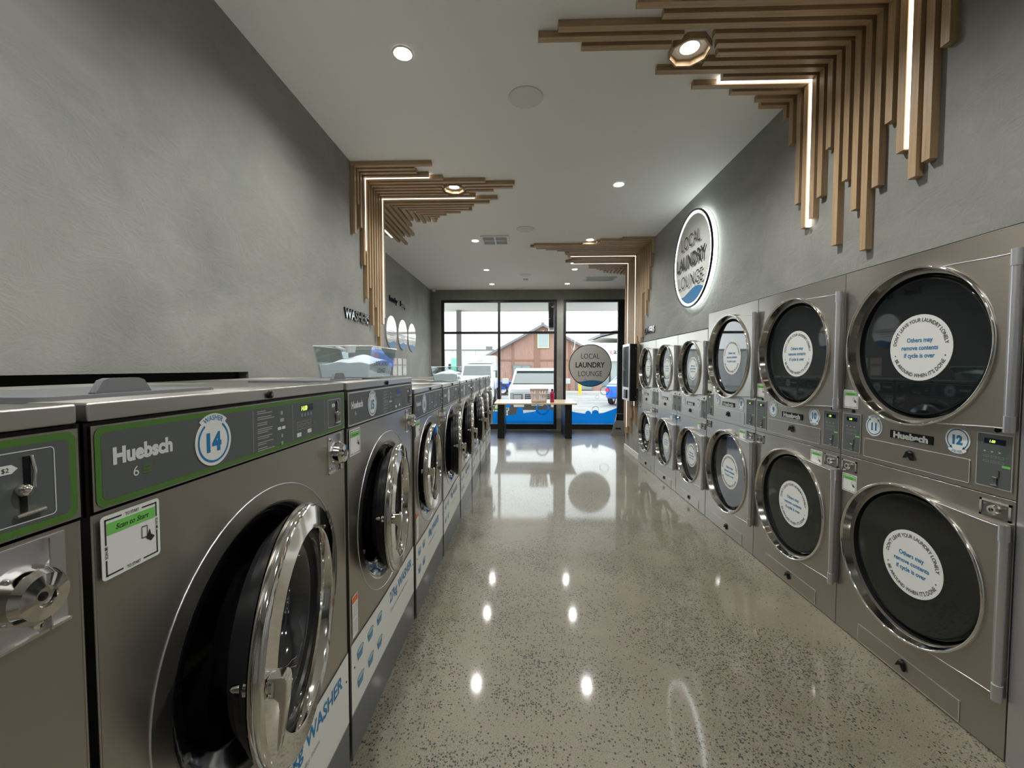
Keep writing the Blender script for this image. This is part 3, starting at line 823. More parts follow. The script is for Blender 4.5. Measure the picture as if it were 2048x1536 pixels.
def dryer(label, Y0, Y1, big, nums, digits=None):
    W = Y1-Y0; hw = W/2
    t = thing('stacked_dryer', label, 'tumble dryer', (1.90, (Y0+Y1)/2, 0), -pi/2, 'stacked dryers along the right wall')
    H = 2.110 if big else 1.960
    split = 1.043 if big else 0.992
    up_z, lo_z = (1.660, .595) if big else (1.552, .560)
    r = .385 if big else .316
    D = 0.95
    c = MB()
    for z0, z1, zc in ((0.004, split-.002, lo_z), (split+.002, H, up_z)):
        holed(c, -hw, z0, hw, z1, (0.015, zc, r*.90), 0, 'steel', 64)
        c.lathe([(r*.90, 0), (r*.89, 0.05), (0.0001, 0.06)], (0.015, 0, zc), 'y', 'black', 40)
        c.add([(-hw, 0, z0), (hw, 0, z0), (hw, .02, z0), (-hw, .02, z0)], [(0, 1, 2, 3)], 'steel')
        c.add([(-hw, 0, z1), (hw, 0, z1), (hw, .02, z1), (-hw, .02, z1)], [(0, 1, 2, 3)], 'steel')
        for x in (-hw, hw):
            c.tube([(x-math.copysign(.002, x), .001, z0), (x-math.copysign(.002, x), .001, z1)], .0022, 'steel', 6)
        c.tube([(-hw, .001, z1-.002), (hw, .001, z1-.002)], .0022, 'steel', 6)
    for x in (-hw, hw):
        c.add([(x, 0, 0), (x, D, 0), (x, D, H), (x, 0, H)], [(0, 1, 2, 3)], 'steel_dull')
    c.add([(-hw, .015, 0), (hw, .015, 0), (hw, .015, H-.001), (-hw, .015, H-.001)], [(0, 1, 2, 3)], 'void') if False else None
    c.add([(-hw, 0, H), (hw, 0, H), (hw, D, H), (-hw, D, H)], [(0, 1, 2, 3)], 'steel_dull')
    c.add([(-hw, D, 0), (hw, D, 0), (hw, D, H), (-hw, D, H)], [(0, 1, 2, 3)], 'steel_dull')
    c.box((-hw+.002, .004, split-.01), (hw-.002, .01, split+.01), 'black')
    c.build('cabinet', t)
    hx = hw-.027; hh = .338 if big else .27
    dryer_door(t, 0.0, up_z, r, hx, hh, not big); dryer_door(t, 0.0, lo_z, r, hx, hh, not big)
    k = 1.0 if big else .90
    # control panels
    pw = .135*k; pz1 = split+.252*k; pz0 = split+.028
    for sx, x0, yy in ((-1, -hw+.012, -0.002), (1, hw-.012-pw, -0.002)):
        p = MB(); z1 = pz1-(0.0 if sx < 0 else 0); z0 = pz0
        p.box((x0, 0.0, z0), (x0+pw, -0.003, z1), 'steel')
        face(p, rrect(x0+.006, z0+.006, x0+pw-.006, z1-.006, .004), -.0036, 'panel')
        band(p, x0+.003, z0+.003, x0+pw-.003, z1-.003, .005, .0014, -.0036, 'silverink')
        ph = z1-z0; yt = -.0044
        face(p, rrect(x0+pw*.22, z1-ph*.20, x0+pw*.80, z1-ph*.10, .002), yt+.0003, 'lcdback')
        for i in range(3):
            for j in range(3):
                xx = x0+pw*(.22+.2*i); zz = z1-ph*(.34+.09*j)
                if j: band(p, xx, zz-.004, xx+pw*.15, zz+.004, .001, .0008, yt, 'greyink')
                else: face(p, rrect(xx, zz-.003, xx+pw*.06, zz+.003, .001), yt, 'greyink')
        face(p, rrect(x0+pw*.72, z1-ph*.595, x0+pw*.94, z1-ph*.555, .001), yt, 'brightgreen')
        face(p, rrect(x0+pw*.82, z1-ph*.44, x0+pw*.88, z1-ph*.40, .001), yt, 'green')
        lx = x0+pw*.6
        p.box((lx, yt, z1-ph*.93), (lx+.004, yt-.0008, z1-ph*.79), 'black')
        p.box((lx+.005, yt, z1-ph*.78), (lx+.009, yt-.0008, z1-ph*.66), 'black')
        p.tube([(lx-.012, yt-.003, z1-ph*.785), (lx+.006, yt-.006, z1-ph*.79)], .0022, 'chrome', 8)
        p.tube([(lx+.008, yt-.003, z1-ph*.66), (lx+.009, yt-.004, z1-ph*.78)], .0014, 'chrome', 8)
        p.tube([(lx-.018, yt-.003, z1-ph*.935), (lx+.006, yt-.004, z1-ph*.925)], .0022, 'chrome', 8)
        pan = p.build('control_panel', t)
        if digits:
            q = MB(); q.text('1.00', lambda u, v: (x0+pw*.45+u, yt-.0004, z1-ph*.15+v), 'lcd', .011*k, 0.0, .85, .1)
            q.build('display_digits', pan, label='glowing green digits')
        kd = MB()
        kd.lathe([(.010, 0), (.010, -.004), (.0001, -.005)], (x0+pw*.55, 0, z1+.014), 'y', 'black', 14)
        kd.build('panel_lock', t)
    # brand plate
    b = MB(); pc = split+.176*k; pww = .112*k
    b.box((-pww, 0, pc-.020*k), (pww, -.004, pc+.020*k), 'black')
    b.text('Huebsch', lambda u, v: (u, -.0048, pc+v), 'silverink', .030*k, .06, 1.28*k)
    b.build('brand_plate', t, label='black plate with silver lettering')
    rr = .053*k
    number_sticker(t, -.215*W/.893, split+.198*k, rr, -.001, nums[0], 'DRYER', 'top')
    number_sticker(t, .222*W/.893, split+.202*k, rr, -.001, nums[1], 'DRYER', 'bottom')
    # lint drawers
    for z0, z1 in ((split+.024, split+.126*k), (.012, .108)):
        l = MB(); lw = .277*W/.893
        l.prism(rrect(-lw, z0, lw, z1, .008), XZ, 0, -.0025, 'steel')
        band(l, -lw, z0, lw, z1, .008, .002, -.003, 'silverink')
        dr = l.build('lint_drawer', t)
        kk = MB(); knob(kk, .0, (z0+z1)/2+.018, -.003, k); kk.build('drawer_latch', dr, label='black plastic latch')
    # locks and labels
    lt = split-.016
    coin_lock(t, hw-.125*k, lt-.075*k, hw-.012, lt-.005, 0)
    coin_lock(t, -hw+.016, lt-.072*k, -hw+.122*k, lt-.008, 0)
    if big:
        scan_sticker(t, -hw+.012, split+.386, .108, -.001)
        scan_sticker(t, -hw+.020, split-.104, .106, -.001) if nums[0] == '11' else scan_sticker(t, hw-.255, split-.02, .105, -.001)
    else:
        scan_sticker(t, hw-.225, split-.02, .085, -.001)
    return t

dl = 'stainless stacked dryer '
dryer(dl+'numbered 11 and 12, nearest the camera', 1.648, 2.541, True, ('11', '12'), True)
dryer(dl+'numbered 9 and 10, second from the camera', 2.545, 3.461, True, ('9', '10'), True)
dryer(dl+'numbered 7 and 8, furthest of the three tall ones', 3.465, 4.380, True, ('7', '8'), True)
dryer(dl+'numbered 5 and 6, nearest of the three lower ones', 4.386, 5.227, False, ('5', '6'))
dryer(dl+'numbered 3 and 4, middle of the three lower ones', 5.231, 6.083, False, ('3', '4'))
dryer(dl+'numbered 1 and 2, last before the payment terminal', 6.087, 6.94, False, ('1', '2'))

# ------------------------------------------------------------------ room shell
YB = -3.2; YW = 10.5
f = MB(); f.add([(-2.6, YB, 0), (3.2, YB, 0), (3.2, YW+.18, 0), (-2.6, YW+.18, 0)], [(0, 1, 2, 3)], 'floor'); f.box((-2.6, YB, -.06), (3.2, YW+.18, -.001), 'plinth')
struct('floor', f)
c = MB(); c.box((-2.6, YB, CEIL), (3.2, YW+.2, CEIL+.1), 'ceiling'); struct('ceiling', c)
w = MB()      # near left wall with the service slot behind the first machines
w.box((-1.84, 2.44, 0), (-1.64, 4.87, CEIL), 'plaster')
w.box((-1.84, YB, 1.535), (-1.64, 2.44, CEIL), 'plaster')
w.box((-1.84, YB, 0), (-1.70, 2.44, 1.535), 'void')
w.box((-2.34, 4.67, 0), (-1.84, 4.87, CEIL), 'plaster')
w.box((-2.54, 4.67, 0), (-2.34, YW, CEIL), 'plaster')
struct('wall_left', w)
w = MB()
w.box((1.94, 6.945, 0), (3.1, 8.03, CEIL), 'plaster')
w.box((1.94, 4.384, 1.976), (3.1, 6.945, CEIL), 'plaster')
w.box((1.94, 1.644, 2.126), (3.1, 4.384, CEIL), 'plaster')
w.box((1.94, YB, 0), (3.1, 1.640, CEIL), 'plaster')
w.box((3.0, 8.03, 0), (3.1, YW, CEIL), 'plaster')
struct('wall_right', w)
w = MB(); w.box((-2.5, YB-.1, 0), (3.1, YB, CEIL), 'plaster'); struct('wall_back', w)
w = MB()
w.box((-2.54, YW, 3.25), (3.1, YW+.2, CEIL), 'plaster')
w.box((-2.54, YW, 0), (-2.085, YW+.2, 3.25), 'plaster')
w.box((.821, YW, 0), (.981, YW+.2, 3.25), 'plaster')
w.box((2.412, YW+.01, 0), (2.62, YW+.12, 3.25), 'frame'); w.box((2.62, YW, 0), (3.1, YW+.2, 3.25), 'plaster')
struct('wall_front', w)
b = MB(); b.box((1.925, 6.95, 0), (1.94, 8.03, .10), 'offwhite'); b.box((1.925, 8.03, 0), (2.9, 8.045, .10), 'offwhite'); struct('baseboard_right', b, bevel=.002)
b = MB(); b.box((1.895, .2, 0), (1.94, 1.638, 1.75), 'alu'); struct('trim_1', b, label='pale grey end panel beside the nearest dryer')

def window(name, x0, x1, mull, label):
    fr = MB(); y0, y1 = YW+.02, YW+.10; t = .07; zt = 3.25
    fr.box((x0, y0, 0), (x0+t, y1, zt), 'frame'); fr.box((x1-t, y0, 0), (x1, y1, zt), 'frame')
    fr.box((x0+t, y0, zt-.06), (x1-t, y1, zt), 'frame'); fr.box((x0+t, y0, 0), (x1-t, y1, .13), 'frame')
    xs = [x0+t]+[m for m in mull]+[x1-t]
    for m in mull: fr.box((m-.032, y0, .13), (m+.032, y1, zt-.06), 'frame')
    cells = []
    for i in range(len(xs)-1):
        a = xs[i]+(.032 if i else 0); b_ = xs[i+1]-(.032 if i < len(xs)-2 else 0)
        fr.box((a, y0, 2.405), (b_, y1, 2.465), 'frame'); cells.append((a, b_))
    w = fr.build(name); w['kind'] = 'structure'; w['label'] = label
    for a, b_ in cells:
        for z0, z1 in ((.13, 2.405), (2.465, zt-.06)):
            g = MB(); g.box((a, YW+.057, z0), (b_, YW+.063, z1), 'glass'); g.build('pane', w)
    return cells
cells1 = window('window_1', -2.085, .821, [-.628], 'black framed shopfront window behind the folding table')
cells2 = window('window_2', .981, 2.41, [], 'black framed shopfront window with the round shop logo')

# ------------------------------------------------------------------ ceiling fittings
rows = {-0.75: 'left', 1.0: 'right'}
order = ['nearest the window wall', 'second from the window wall', 'third from the window wall', 'fourth from the window wall', 'fifth from the window wall', 'above the camera', 'behind the camera']
n = 0
for i, (x, y) in enumerate(DOWNLIGHTS):
    k = i//2
    lb = 'round recessed downlight in the %s row, %s' % (rows[x], order[k])
    z = CEIL
    inside = (x == 1.0 and k == 4) or (x == -0.75 and k == 3)
    t = thing('downlight', lb, 'ceiling light', (x, y, z), 0, 'recessed ceiling downlights')
    m = MB()
    m.lathe([(.066, -.001), (.066, -.006), (.056, -.008), (.050, -.002)], (0, 0, 0), 'z', 'whiteplastic', 28); m.build('trim_ring', t)
    m = MB(); m.lathe([(.050, -.003), (.0001, -.0045)], (0, 0, 0), 'z', 'lens', 24); m.build('lamp_lens', t)
    ld = bpy.data.lights.new('downlight_beam', 'SPOT'); ld.energy = LAMP_W*4; ld.color = LAMP_COL
    ld.spot_size = R(150); ld.spot_blend = 0.9; ld.shadow_soft_size = 0.035
    lo = bpy.data.objects.new('downlight_beam', ld); COL.objects.link(lo); lo.parent = t; lo.location = (0, 0, -.02)
for (x, y, lb) in ((.01, 3.08, 'nearest round flush speaker grille in the ceiling'), (.02, 5.94, 'middle round flush speaker grille in the ceiling'), (.03, 8.85, 'furthest round flush speaker grille in the ceiling')):
    m = MB(); m.lathe([(.125, -.001), (.123, -.006), (.112, -.007), (.0001, -.008)], (0, 0, 0), 'z', 'speaker', 40)
    o = m.build('ceiling_speaker', loc=(x, y, CEIL)); tag(o, lb, 'speaker', 'ceiling speakers')
m = MB(); m.lathe([(.055, -.001), (.052, -.022), (.035, -.034), (.0001, -.036)], (0, 0, 0), 'z', 'white', 28, smoothprof=True)
tag(m.build('smoke_detector', loc=(.03, 9.25, CEIL)), 'small white dome smoke detector on the ceiling near the window', 'smoke detector')
m = MB(); m.lathe([(.05, -.001), (.05, -.03), (.035, -.06), (.0001, -.07)], (0, 0, 0), 'z', 'white', 24, smoothprof=True)
tag(m.build('security_camera', loc=(-2.24, 10.38, CEIL)), 'small white dome camera in the far left ceiling corner', 'camera')
# four-way vent
t = thing('air_vent', 'square white ceiling vent with four grey quarters', 'air vent', (-.44, 6.43, CEIL))
m = MB()
for a, b in (((-.21, -.21), (.21, -.18)), ((-.21, .18), (.21, .21)), ((-.21, -.18), (-.18, .18)), ((.18, -.18), (.21, .18)), ((-.012, -.18), (.012, .18)), ((-.18, -.010), (.18, .010))):
    m.box((a[0], a[1], -.014), (b[0], b[1], -.001), 'white')
m.build('vent_frame', t)
m = MB()
for i in range(15):
    y = -.17+i*.0245; m.box((-.18, y, -.009), (.18, y+.016, -.003), 'greyink')
m.build('vent_slats', t)
t = thing('air_grille', 'slotted ceiling air grille beside the far timber battens', 'air vent', (1.66, 9.28, CEIL))
m = MB()
for a, b in (((-.33, -.20), (.33, -.17)), ((-.33, .17), (.33, .20)), ((-.33, -.17), (-.30, .17)), ((.30, -.17), (.33, .17))):
    m.box((a[0], a[1], -.014), (b[0], b[1], -.001), 'white')
m.build('grille_frame', t)
m = MB(); m.box((-.3, -.17, -.0025), (.3, .17, -.001), 'black')
for i in range(20):
    x = -.29+i*.03; m.box((x, -.17, -.012), (x+.010, .17, -.003), 'whiteplastic')
m.build('grille_slats', t)

# ------------------------------------------------------------------ timber battens
TW, TD = .043, .040
def battens(label, wallx, sgn, items, leds, mitre=None, yruns=(), cut=None):
    """items: (Y, wall batten bottom z or None, ceiling batten end x or None). sgn: +1 = wall on the right."""
    t = thing('timber_batten_feature', label, 'timber battens', (wallx, items[0][0], CEIL))
    ox, oy, oz = wallx, items[0][0], CEIL
    for it in items:
        Y, zb, xe = it[:3]
        xs = it[3] if len(it) > 3 else None      # ceiling batten's wall-side start
        if zb is not None:
            m = MB(); m.box((0, Y-oy-TW/2, zb-oz), (-sgn*TD, Y-oy+TW/2, -TD if xe is not None else -.001), 'wood_z')
            m.build('wall_batten', t, bevel=.0015, seg=1)
        if xe is not None:
            x0 = 0 if xs is None else xs-ox
            segs = [(x0, xe-ox)]
            if cut:
                cx, cy, cr = cut
                dy = abs(Y-cy)
                if dy < cr+TW/2:
                    dx = math.sqrt(max(0, (cr+.012)**2-max(0, dy-TW/2)**2))
                    a, b_ = cx-ox-sgn*-dx, cx-ox+sgn*-dx      # wall side, far side
                    e = xe-ox
                    segs = []
                    if sgn*(a-e) > 0:
                        segs.append((x0, a))
                        if sgn*(b_-e) > 0.03: segs.append((b_, e))
                    else: segs = [(x0, e)]
            for a, b_ in segs:
                m = MB(); m.box((a, Y-oy-TW/2, -TD), (b_, Y-oy+TW/2, -.001), 'wood_x')
                m.build('ceiling_batten', t, bevel=.0015, seg=1)
    for (X, y0, y1) in yruns:
        m = MB(); m.box((X-ox-TW/2, y0-oy, -TD), (X-ox+TW/2, y1-oy, -.001), 'wood_y')
        m.build('ceiling_batten', t, bevel=.0015, seg=1)
    for L in leds:
        m = MB()
        if L[0] == 'L':
            _, Y, zb, xe = L
            m.box((-sgn*.012, Y-oy-.009, zb-oz), (-sgn*(TD-.002), Y-oy+.009, -(TD-.002)), 'led')
            m.box((-sgn*.012, Y-oy-.009, -.012), (xe-ox, Y-oy+.009, -(TD-.002)), 'led')
        else:
            _, X, y0, y1 = L
            m.box((X-ox-.011, y0-oy, -.012), (X-ox+.011, y1-oy, -(TD-.002)), 'led')
        m.build('led_strip', t, label='glowing warm LED strip')
    if cut:
        # octagonal timber frame round the lamp
        cx, cy, cr = cut; m = MB(); pr = []
        for i in range(8):
            a0, a1 = pi/8+i*pi/4, pi/8+(i+1)*pi/4
            for rr in (cr, cr-.012):
                pass
            p = [((cx-ox)+q*cos(a), (cy-oy)+q*sin(a)) for q, a in ((cr, a0), (cr, a1), (cr-.012, a1), (cr-.012, a0))]
            m.prism(p, lambda u, v, d: (u, v, d), -TD, -.001, 'wood_x')
        m.build('lamp_collar', t, label='octagonal timber collar round the downlight')
    return t

VR = [(3.18, 3.37), (3.105, 3.15), (3.02, 2.70), (2.948, 2.51), (2.868, 2.55), (2.797, 2.66), (2.725, 2.93), (2.652, 2.31), (2.58, 2.67), (2.507, 2.47), (2.434, 2.22), (2.362, 2.54), (2.29, 2.84), (2.217, 2.65), (2.145, 2.49), (2.075, 2.54), (2.003, 3.02), (1.93, 3.2)]
HR = [1.72, 1.65, 1.43, 1.14, 1.30, .85, .98, 1.17, .34, .08, .19, .75, .59, .80, .45, .9, 1.2, 1.5]
battens('near timber batten feature on the right wall and ceiling, two LED lines', 1.94, 1,
        [(Y, z, x) for (Y, z), x in zip(VR, HR)], [('L', 2.908, 2.506, 1.29), ('L', 2.181, 2.654, .8)], cut=(1.0, 2.635, .125))
YL = [3.985+.0735*i for i in range(12)]
VL = [2.84, 3.14, 2.94, 2.59, 2.27, 2.39, 2.01, 2.21, 1.90, 1.80, 2.05, 2.13]
HL = [-.87, -1.05, -1.05, -.95, -.82, -.40, -.10, -.12, -.33, -.60, -.54, -.30]
items = [(y, z, x) for y, z, x in zip(YL, VL, HL)]
X0 = -1.64
HL2 = [-.40, -.59, -.66, -.63, -.78, -.97, -1.07, -1.15]
for i, xe in enumerate(HL2):
    y = 4.90+.0735*i
    items.append((y, None, xe, X0+.035+.0735*i-TW/2))
YR = []
ends = [6.13, 6.07, 5.68, 5.46, 5.51, 5.56, 5.50, 5.52]
for i, e in enumerate(ends[1:]):
    X = X0+.035+.0735*i
    YR.append((X-.0, 4.90+.0735*i+TW/2+.001, e))
for X, e in ((-1.68, 6.13), (-1.7535, 6.10), (-1.827, 6.51), (-1.9005, 6.37), (-1.974, 6.05)):
    YR.append((X, 4.88, e))
battens('left timber batten feature on the left wall and ceiling, two LED lines', -1.64, -1, items,
        [('L', 4.242, 2.748, -.955), ('L', 4.757, 2.06, -.558), ('Y', -1.937, 4.89, 6.15)], yruns=YR, cut=(-.75, 4.53, .115))
# far right
VF = {0: 3.26, 1: 3.08, 2: 2.76, 3: 2.60, 4: 2.38, 5: 2.75, 6: 2.75, 7: 2.05, 8: 1.97, 9: 2.0, 10: 2.09, 11: 1.2, 12: .58, 13: .8, 14: .9, 15: .66, 16: .40, 17: .49, 18: .49, 19: .35, 20: .25, 21: .35, 22: .5}
HF = [1.46, 1.16, 1.10, .90, .16, .10, .19, .35, .54, .75, .68, .70, .75, .75, .9, 1.01, .84, .80, .75, .9, 1.1, 1.2, 1.23]
items = []
for i in range(23):
    items.append((6.345+.0735*i, VF[i], HF[i]))
for i, xe in enumerate((1.23, 1.25, 1.40, 1.47)):
    items.append((8.06+.0735*i, None, xe, 1.94-.035-.0735*i+TW/2))
YR = [(1.94-.035-.0735*i, 8.06+.0735*i+TW/2+.001, e) for i, e in enumerate((8.66, 8.62, 8.60, 8.56, 8.52))]
YR += [(1.98, 8.05, 8.70), (2.053, 8.05, 8.72), (2.127, 8.05, 8.60)]
battens('far timber batten feature round the right wall end, two LED lines', 1.94, 1, items,
        [('L', 6.345+.0735*12.5-.0, .9, .80), ('L', 6.345+.0735*19.5, .46, .86)], yruns=YR)

# ------------------------------------------------------------------ wall signs and lettering
def wall_text(name, s, x, y, z, size, side, label, cat, cond=1.0, bold=.01, spacing=1.0, depth=.02, matf='blackgloss', mats='black', lines=None):
    """raised letters on a side wall. side 'L' faces +X, 'R' faces -X"""
    m = MB()
    for k, ln in enumerate(lines or [s]):
        vs, fs = text2d(ln, size, bold, cond, 0, spacing)
        dz = -k*size*1.5
        if side == 'L': P = lambda u, v, d: (d, u, v)
        else: P = lambda u, v, d: (-d, -u, v)
        n = len(vs)
        m.add([P(u, v+dz, depth) for u, v in vs], fs, matf)
        # sides
        cnt = {}
        for f_ in fs:
            for i in range(len(f_)):
                e = (f_[i], f_[(i+1) % len(f_)]); cnt[tuple(sorted(e))] = cnt.get(tuple(sorted(e)), 0)+1
        # weld duplicates by position
        bd_ = [e for e, c_ in cnt.items() if c_ == 1]
        key = lambda i: (round(vs[i][0], 5), round(vs[i][1], 5))
        seen = {}
        for a, b in bd_:
            kk = tuple(sorted((key(a), key(b)))); seen.setdefault(kk, []).append((a, b))
        for kk, es in seen.items():
            if len(es) == 1:
                a, b = es[0]
                m.add([P(*vs[a], 0) if False else P(vs[a][0], vs[a][1]+dz, 0), P(vs[b][0], vs[b][1]+dz, 0), P(vs[b][0], vs[b][1]+dz, depth), P(vs[a][0], vs[a][1]+dz, depth)], [(0, 1, 2, 3)], mats)
    o = m.build(name, loc=(x, y, z)); return tag(o, label, cat)
wall_text('washers_lettering', 'WASHERS', -1.64, 4.075, 2.015, .10, 'L', 'raised glossy black letters reading WASHERS on left wall', 'sign lettering', .98, .02, depth=.014, matf='mirrorletter')
wall_text('dryers_lettering', 'DRYERS', 1.94, 6.51, 2.088, .10, 'R', 'raised black letters reading DRYERS above the lower dryers', 'sign lettering', 1.05, .02, depth=.014, matf='mirrorletter')
LT = thing('instruction_lettering', 'raised black line reading Local Laundry Lounge above the wall discs', 'sign lettering', (-2.34, 7.42, 2.72))
for k, (wd, yy) in enumerate((('Local', -.57), ('Laundry', .02), ('Lounge', .64))):
    o = wall_text('word', wd, 0, yy, 0, .10, 'L', None, None, .98, .015, depth=.02); o.parent = LT

def wave_pts(r, z0, amp, ph, n=20):
    """bottom segment of a circle of radius r under a wavy line about z0"""
    pts = []
    a = math.acos(max(-1, min(1, -z0/r)))   # half angle from straight down
    x = r*sin(a)
    for i in range(n+1):
        u = -x+2*x*i/n
        z = z0+amp*sin(u/r*3.2+ph)*(1-abs(u/x)**4)
        pts.append((u, z))
    for i in range(1, n):
        t = a-2*a*i/n
        pts.append((r*sin(t), -r*cos(t)))
    return pts

# back-lit round sign, right wall
t = thing('round_illuminated_sign', 'back-lit round white sign reading Local Laundry Lounge on right wall', 'sign', (1.94, 4.81, 2.775), -pi/2)
r = .535
m = MB(); m.lathe([(r-.018, -.035), (r-.018, -.055), (.0001, -.055)], (0, 0, 0), 'y', 'white', 72)
face(m, wave_pts(r-.022, -.36, .045, .6), -.0565, 'blue')
for a, b, q in ((-.16, -.235, .03), (-.19, -.16, .014)):
    m.arcband(lambda u, v: (a+u, -.0575, b+v), 'silverink', q*.8, q, 0, 2*pi, 20)
m.build('sign_face', t)
m = MB(); m.lathe([(r-.020, -.050), (r-.018, -.066), (r, -.066), (r, -.048)], (0, 0, 0), 'y', 'black', 80); m.build('sign_rim', t, label='black rim')
m = MB(); m.lathe([(r-.004, -.006), (r-.004, -.048)], (0, 0, 0), 'y', 'halo', 80); m.lathe([(r-.045, -.057), (r-.021, -.058)], (0, 0, 0), 'y', 'halo', 80); m.build('edge_light', t, label='glowing white edge light')
for wd, zz, bb in (('LOCAL', .22, -.004), ('LAUNDRY', 0.0, .03), ('LOUNGE', -.22, -.004)):
    m = MB(); m.text(wd, lambda u, v: (u, -.072, zz+v), 'ink', .15, bb, .84); m.build('sign_lettering', t)

# three white discs, far left wall
for k, (y, z, ln) in enumerate(((7.30, 2.18, 'nearest'), (7.98, 2.185, 'middle'), (8.64, 2.18, 'furthest'))):
    t = thing('instruction_disc', 'glossy white wall disc with blue wave, %s of the three' % ln, 'sign', (-2.34, y, z), pi/2, 'white instruction discs on the far left wall')
    m = MB(); m.lathe([(.285, 0), (.285, -.018), (.0001, -.018)], (0, 0, 0), 'y', 'glosswhite', 56)
    face(m, wave_pts(.283, -.17, .02, k), -.0187, 'blue')
    m.text(str(k+1), lambda u, v: (u, -.0187, .11+v), 'greyink', .07)
    for i in range(4):
        ww = (.15, .17, .13, .10)[i]
        face(m, [(-ww, .02-i*.04), (ww, .02-i*.04), (ww, .03-i*.04), (-ww, .03-i*.04)], -.0187, 'greyink')
    m.build('disc_face', t)

# leaflets on far left wall
for k, (y, ln, mt) in enumerate(((7.50, 'nearest', 'leaf0'), (7.80, 'middle', 'leaf1'), (8.12, 'furthest', 'leaf2'))):
    m = MB(); m.box((-.12, 0, -.16), (.12, -.006, .16), mt)
    face(m, [(-.10, .02), (.10, .02), (.10, .05), (-.10, .05)], -.0065, 'greyink'); face(m, [(-.10, -.13), (.10, -.13), (.10, -.02), (-.10, -.02)], -.0065, 'white')
    m.text(('HOW', 'WASH', 'DRY')[k], lambda u, v: (u, -.0065, .10+v), 'ink', .03) if False else None
    o = m.build('leaflet', loc=(-2.34, y, 1.57)); o.rotation_euler = (0, 0, pi/2)
    tag(o, 'printed upright leaflet on far left wall, %s of the three' % ln, 'poster', 'leaflets under the wall discs')

# ------------------------------------------------------------------ powder tubs
def tub(label, x, y, z, w, d, h, fl, lab2, rz=0):
    t = thing('powder_tub', label, 'storage box', (x, y, z), rz)
    m = MB(); th_ = .004
    def ring(z_, e): return [(-w/2-e, -d/2-e, z_), (w/2+e, -d/2-e, z_), (w/2+e, d/2+e, z_), (-w/2-e, d/2+e, z_)]
    o0, o1 = ring(0, 0), ring(h, fl); i0, i1 = ring(th_, -th_), ring(h, fl-th_)
    vs = o0+o1+i0+i1
    fs = [(0, 3, 2, 1), (8, 9, 10, 11)]
    for i in range(4):
        j = (i+1) % 4
        fs += [(i, j, 4+j, 4+i), (8+j, 8+i, 12+i, 12+j), (4+i, 4+j, 12+j, 12+i)]
    m.add(vs, fs, 'acrylic')
    m.build('tub_body', t, label='clear acrylic body')
    rm = MB(); e = fl
    P = ring(h, fl); rm.tube([P[0], P[1], P[2], P[3], P[0]], .003, 'glosswhite', 6); rm.build('tub_rim', t)
    le = MB(); ex = lambda v: w/2+fl*(v/h)+.002
    # lettering on the aisle side
    for k, (ln, b_) in enumerate((('LOCAL LAUNDRY', .01), ('LOUNGE', .01))):
        le.text(ln, lambda u, v, k=k: (ex(h*(.48-.24*k)+v), u-.02, h*(.48-.24*k)+v), 'ink', h*.15, b_, .9)
    le.build('tub_lettering', t)
    # powder heap: its own material, lies in the tub
    p = MB(); n_ = 14; g = []
    for j in range(n_+1):
        for i in range(n_+1):
            u, v = i/n_*2-1, j/n_*2-1
            hh_ = h*.54+h*.34*math.exp(-((u-.15)**2*1.1+(v-.1)**2*1.2))+h*.02*sin(7*u+3*v)-h*.12
            ee = fl*(hh_/h)-th_-.004
            g.append((u*(w/2+ee), v*(d/2+ee), hh_))
    k = len(g)
    p.add(g, [(j*(n_+1)+i, j*(n_+1)+i+1, (j+1)*(n_+1)+i+1, (j+1)*(n_+1)+i) for j in range(n_) for i in range(n_)], 'powder', True)
    edge = [i for i in range(n_+1)]+[j*(n_+1)+n_ for j in range(1, n_+1)]+[n_*(n_+1)+i for i in range(n_-1, -1, -1)]+[j*(n_+1) for j in range(n_-1, 0, -1)]
    bot = [(max(-w/2+.008, min(w/2-.008, g[i][0])), max(-d/2+.008, min(d/2-.008, g[i][1])), .006) for i in edge]
    q = len(edge)
    p.add([g[i] for i in edge]+bot, [(i, (i+1) % q, q+(i+1) % q, q+i) for i in range(q)], 'powder')
    p.add(bot, [tuple(range(q))], 'powder')
    o = p.build('washing_powder', loc=(x, y, z)); o.rotation_euler = (0, 0, rz)
    tag(o, lab2, 'washing powder', None, 'stuff')
    return t
tub('large clear acrylic powder tub on top of washer 15', -.920, 2.30, 1.504, .255, .37, .165, .022, 'heap of white washing powder in the large tub')
tub('small clear acrylic powder tub on the lower washers', -.80, 4.36, 1.427, .235, .30, .14, .02, 'heap of white washing powder in the small tub')
# scoop lying in the big tub
m = MB(); m.tube([(-.06, 0, .02), (.0, 0, .0)], .008, 'whiteplastic', 8); m.lathe([(.022, 0), (.030, .04)], (0.02, 0, -.01), 'z', 'whiteplastic', 18)
m.lathe([(.0001, 0), (.022, 0)], (0.02, 0, -.01), 'z', 'whiteplastic', 18)
tag(m.build('powder_scoop', loc=(-.96, 2.245, 1.504+.147)), 'white plastic scoop lying on powder in the large tub', 'scoop')

# ------------------------------------------------------------------ table, basket, bottle, bin, terminal
t = thing('folding_table', 'pale timber bench table with black slab legs by the window', 'table', (.25, 9.62, 0))
m = MB(); m.box((-.90, -.55, .752), (.90, .55, .782), 'table_wood'); m.build('table_top', t, bevel=.003, label='pale timber top')
for x in (-.745, .735):
    m = MB(); m.box((x-.085, -.49, 0), (x+.065, .49, .752), 'blackleg'); m.build('leg', t, bevel=.003, label='black slab leg')
